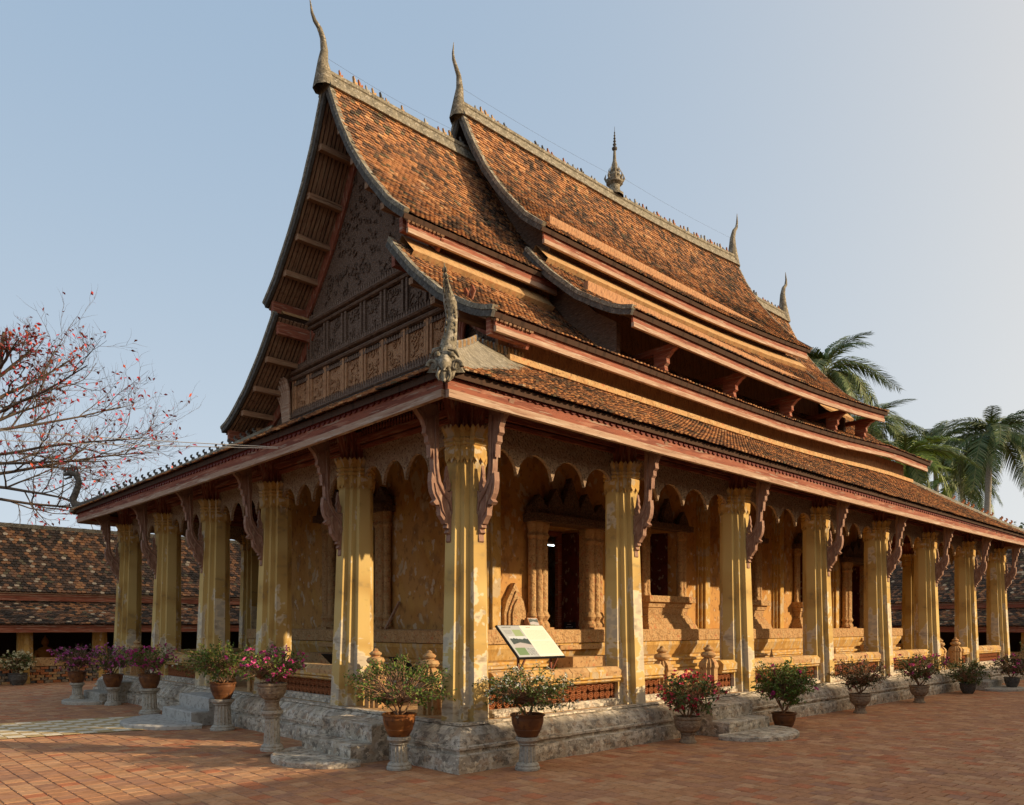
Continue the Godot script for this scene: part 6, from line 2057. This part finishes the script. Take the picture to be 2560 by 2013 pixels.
func bough(m: MB, leaves: MB, p: Vector3, d: Vector3, L: float, r0: float, lvl: int, r: RandomNumberGenerator, cols: Array) -> void:
	var n := 6
	var pts := [p]; var rad := [r0]
	var q := p; var dd := d
	for k in n:
		dd = (dd + Vector3(r.randf_range(-0.22, 0.22), r.randf_range(-0.16, 0.17) + (0.04 if lvl > 1 else 0.0), r.randf_range(-0.22, 0.22)) * (0.55 if lvl == 1 else 0.7 + 0.25 * lvl)).normalized()
		q += dd * L / n
		pts.append(q); rad.append(r0 * (1.0 - 0.72 * (k + 1.0) / n))
	m.tube(pts, rad, 6 if lvl < 2 else (4 if lvl < 3 else 3))
	if lvl >= 3:
		for k in 2:
			if r.randf() < 0.20:
				var c: Color = cols[r.randi() % cols.size()]
				var pp: Vector3 = pts[r.randi_range(2, n)]
				put_leaf(leaves, pp, Vector3(r.randf_range(-1, 1), r.randf_range(-1.0, 0.2), r.randf_range(-1, 1)).normalized(), Vector3(r.randf_range(-1, 1), 1, r.randf_range(-1, 1)).normalized(), r.randf_range(0.14, 0.24), 0.11, c)
		if lvl >= 4:
			return
	var kids: int = [5, 8, 6, 5][lvl]
	for k in kids:
		var i := 1 + int((k + r.randf()) * (n - 1.0) / kids)
		i = mini(i, n)
		var base: Vector3 = pts[i]
		var t: Vector3 = (pts[i] - pts[i - 1]).normalized()
		var side := Vector3(r.randf_range(-1, 1), r.randf_range(-0.4, 0.55), r.randf_range(-1, 1))
		var nd := (t * 0.95 + side.normalized() * 0.75).normalized()
		bough(m, leaves, base, nd, L * r.randf_range(0.38, 0.58), maxf(0.006, rad[i] * 0.62), lvl + 1, r, cols)

func trees() -> void:
	leaf_mat()
	var g1 := [C(0.075, 0.115, 0.032), C(0.105, 0.15, 0.045), C(0.05, 0.08, 0.024), C(0.17, 0.19, 0.075)]
	var g2 := [C(0.19, 0.26, 0.045), C(0.24, 0.29, 0.05), C(0.13, 0.19, 0.035)]
	var dark := [frond(4.3, 0.35, 1, g1), frond(4.0, 0.55, 2, g1), frond(4.5, 0.8, 3, g1)]
	var light := [frond(4.0, 0.45, 4, g2), frond(3.8, 0.7, 5, g2), frond(4.0, 0.6, 7, g1)]
	palm("tall coconut palm with full round crown, the rightmost over the far gallery", from_pixel(2478, 1085, 47), dark, 30, 0.98, 1)
	palm("coconut palm whose fronds rise beside the steep upper roof end", from_pixel(2062, 925, 47), dark, 24, 1.0, 2)
	palm("coconut palm crown just past the end of the middle eave", from_pixel(2180, 1060, 56), dark, 22, 1.0, 3)
	palm("young yellow-green coconut palm in front of the darker palms", from_pixel(2262, 1150, 42), light, 26, 0.85, 4)
	palm("dark coconut palm between the yellow-green one and the tall one", from_pixel(2335, 1120, 60), dark, 22, 1.0, 5)
	palm("low coconut palm behind the trunk of the tall one", from_pixel(2400, 1195, 52), light, 20, 0.8, 6)
	# leafy trees low behind the far gallery
	for k in 4:
		var p := from_pixel([2330, 2430, 2540, 2650][k], [1280, 1290, 1310, 1270][k], [50, 58, 52, 55][k])
		var o := thing("broadleaf_tree", ["small bushy tree low behind the far gallery, under the yellow-green palm", "small bushy tree low behind the far gallery, under the tall palm", "small bushy tree behind the far gallery roof end", "bushy tree beyond the far gallery corner"][k], "tree", Vector3(p.x, -0.03, p.z), 0.0, "bushy trees behind the far gallery")
		var tr := MB.new()
		tr.tube([Vector3.ZERO, Vector3(0.2, p.y * 0.4, 0.1), Vector3(0, p.y * 0.8, 0)], [0.22, 0.17, 0.08], 7)
		part(o, "trunk", tr, M.bark)
		var r := RandomNumberGenerator.new()
		r.seed = 70 + k
		var lf := MB.new()
		for i in 2600:
			var d := Vector3(r.randfn(), r.randfn(), r.randfn()).normalized() * pow(r.randf(), 0.4)
			var s := 1.0 + 0.5 * bumpy.get_noise_3dv(d * 2.0 + Vector3(k, 0, 0))
			var q := Vector3(0, p.y * 0.75, 0) + d * Vector3(2.6, 2.2, 2.6) * s
			put_leaf(lf, q, Vector3(r.randf_range(-1, 1), r.randf_range(-0.8, 0.3), r.randf_range(-1, 1)).normalized(), Vector3(r.randf_range(-1, 1), 1, r.randf_range(-1, 1)).normalized(), 0.32, 0.17, g1[r.randi() % 4])
		part(o, "crown", lf, M.leaf).set_meta("kind", "stuff")
	# nearly bare almond tree with the last red leaves
	var foot := from_pixel(-60, 1566, 31)
	var t := thing("almond_tree", "nearly leafless spreading tree with scattered red leaves behind the long gallery", "tree", Vector3(foot.x, -0.03, foot.z))
	var r2 := RandomNumberGenerator.new()
	r2.seed = 99
	var wood := MB.new(); var lv := MB.new()
	var reds := [C(0.40, 0.035, 0.03), C(0.26, 0.03, 0.03), C(0.5, 0.09, 0.04), C(0.14, 0.03, 0.025), C(0.42, 0.05, 0.09)]
	var o0 := Vector3(foot.x, -0.03, foot.z)
	var crown := from_pixel(-45, 1180, 31) - o0
	wood.tube([Vector3.ZERO, Vector3(0.1, crown.y * 0.5, 0.05), crown, from_pixel(-15, 980, 31) - o0, from_pixel(10, 830, 31) - o0], [0.42, 0.34, 0.26, 0.16, 0.06], 10)
	var aims := [[-45, 1240, 380, 1330], [-30, 1215, 330, 1250], [-40, 1190, 455, 1160], [-30, 1140, 420, 1090], [-30, 1080, 370, 1030], [-20, 1040, 300, 965], [-10, 1000, 215, 905], [0, 940, 120, 850], [0, 920, 40, 850], [-30, 1110, -300, 1000], [-30, 1020, -260, 880], [-40, 1200, -330, 1150], [-35, 1160, 250, 1120], [-25, 1060, 170, 1000]]
	for k in aims.size():
		var a: Array = aims[k]
		var dz := [0.0, -2.0, 1.5, -1.0, 2.0, -2.5, 1.0][k % 7] as float
		var A := from_pixel(a[0], a[1], 31) - o0
		var B := from_pixel(a[2], a[3], 31 + dz) - o0
		var d := (B - A).normalized()
		bough(wood, lv, A, (d + Vector3(0, 0.03, 0)).normalized(), (B - A).length() * 0.84, 0.07, 1, r2, reds)
	part(t, "trunk", wood, M.bark)
	part(t, "leaves", lv, M.leaf).set_meta("kind", "stuff")
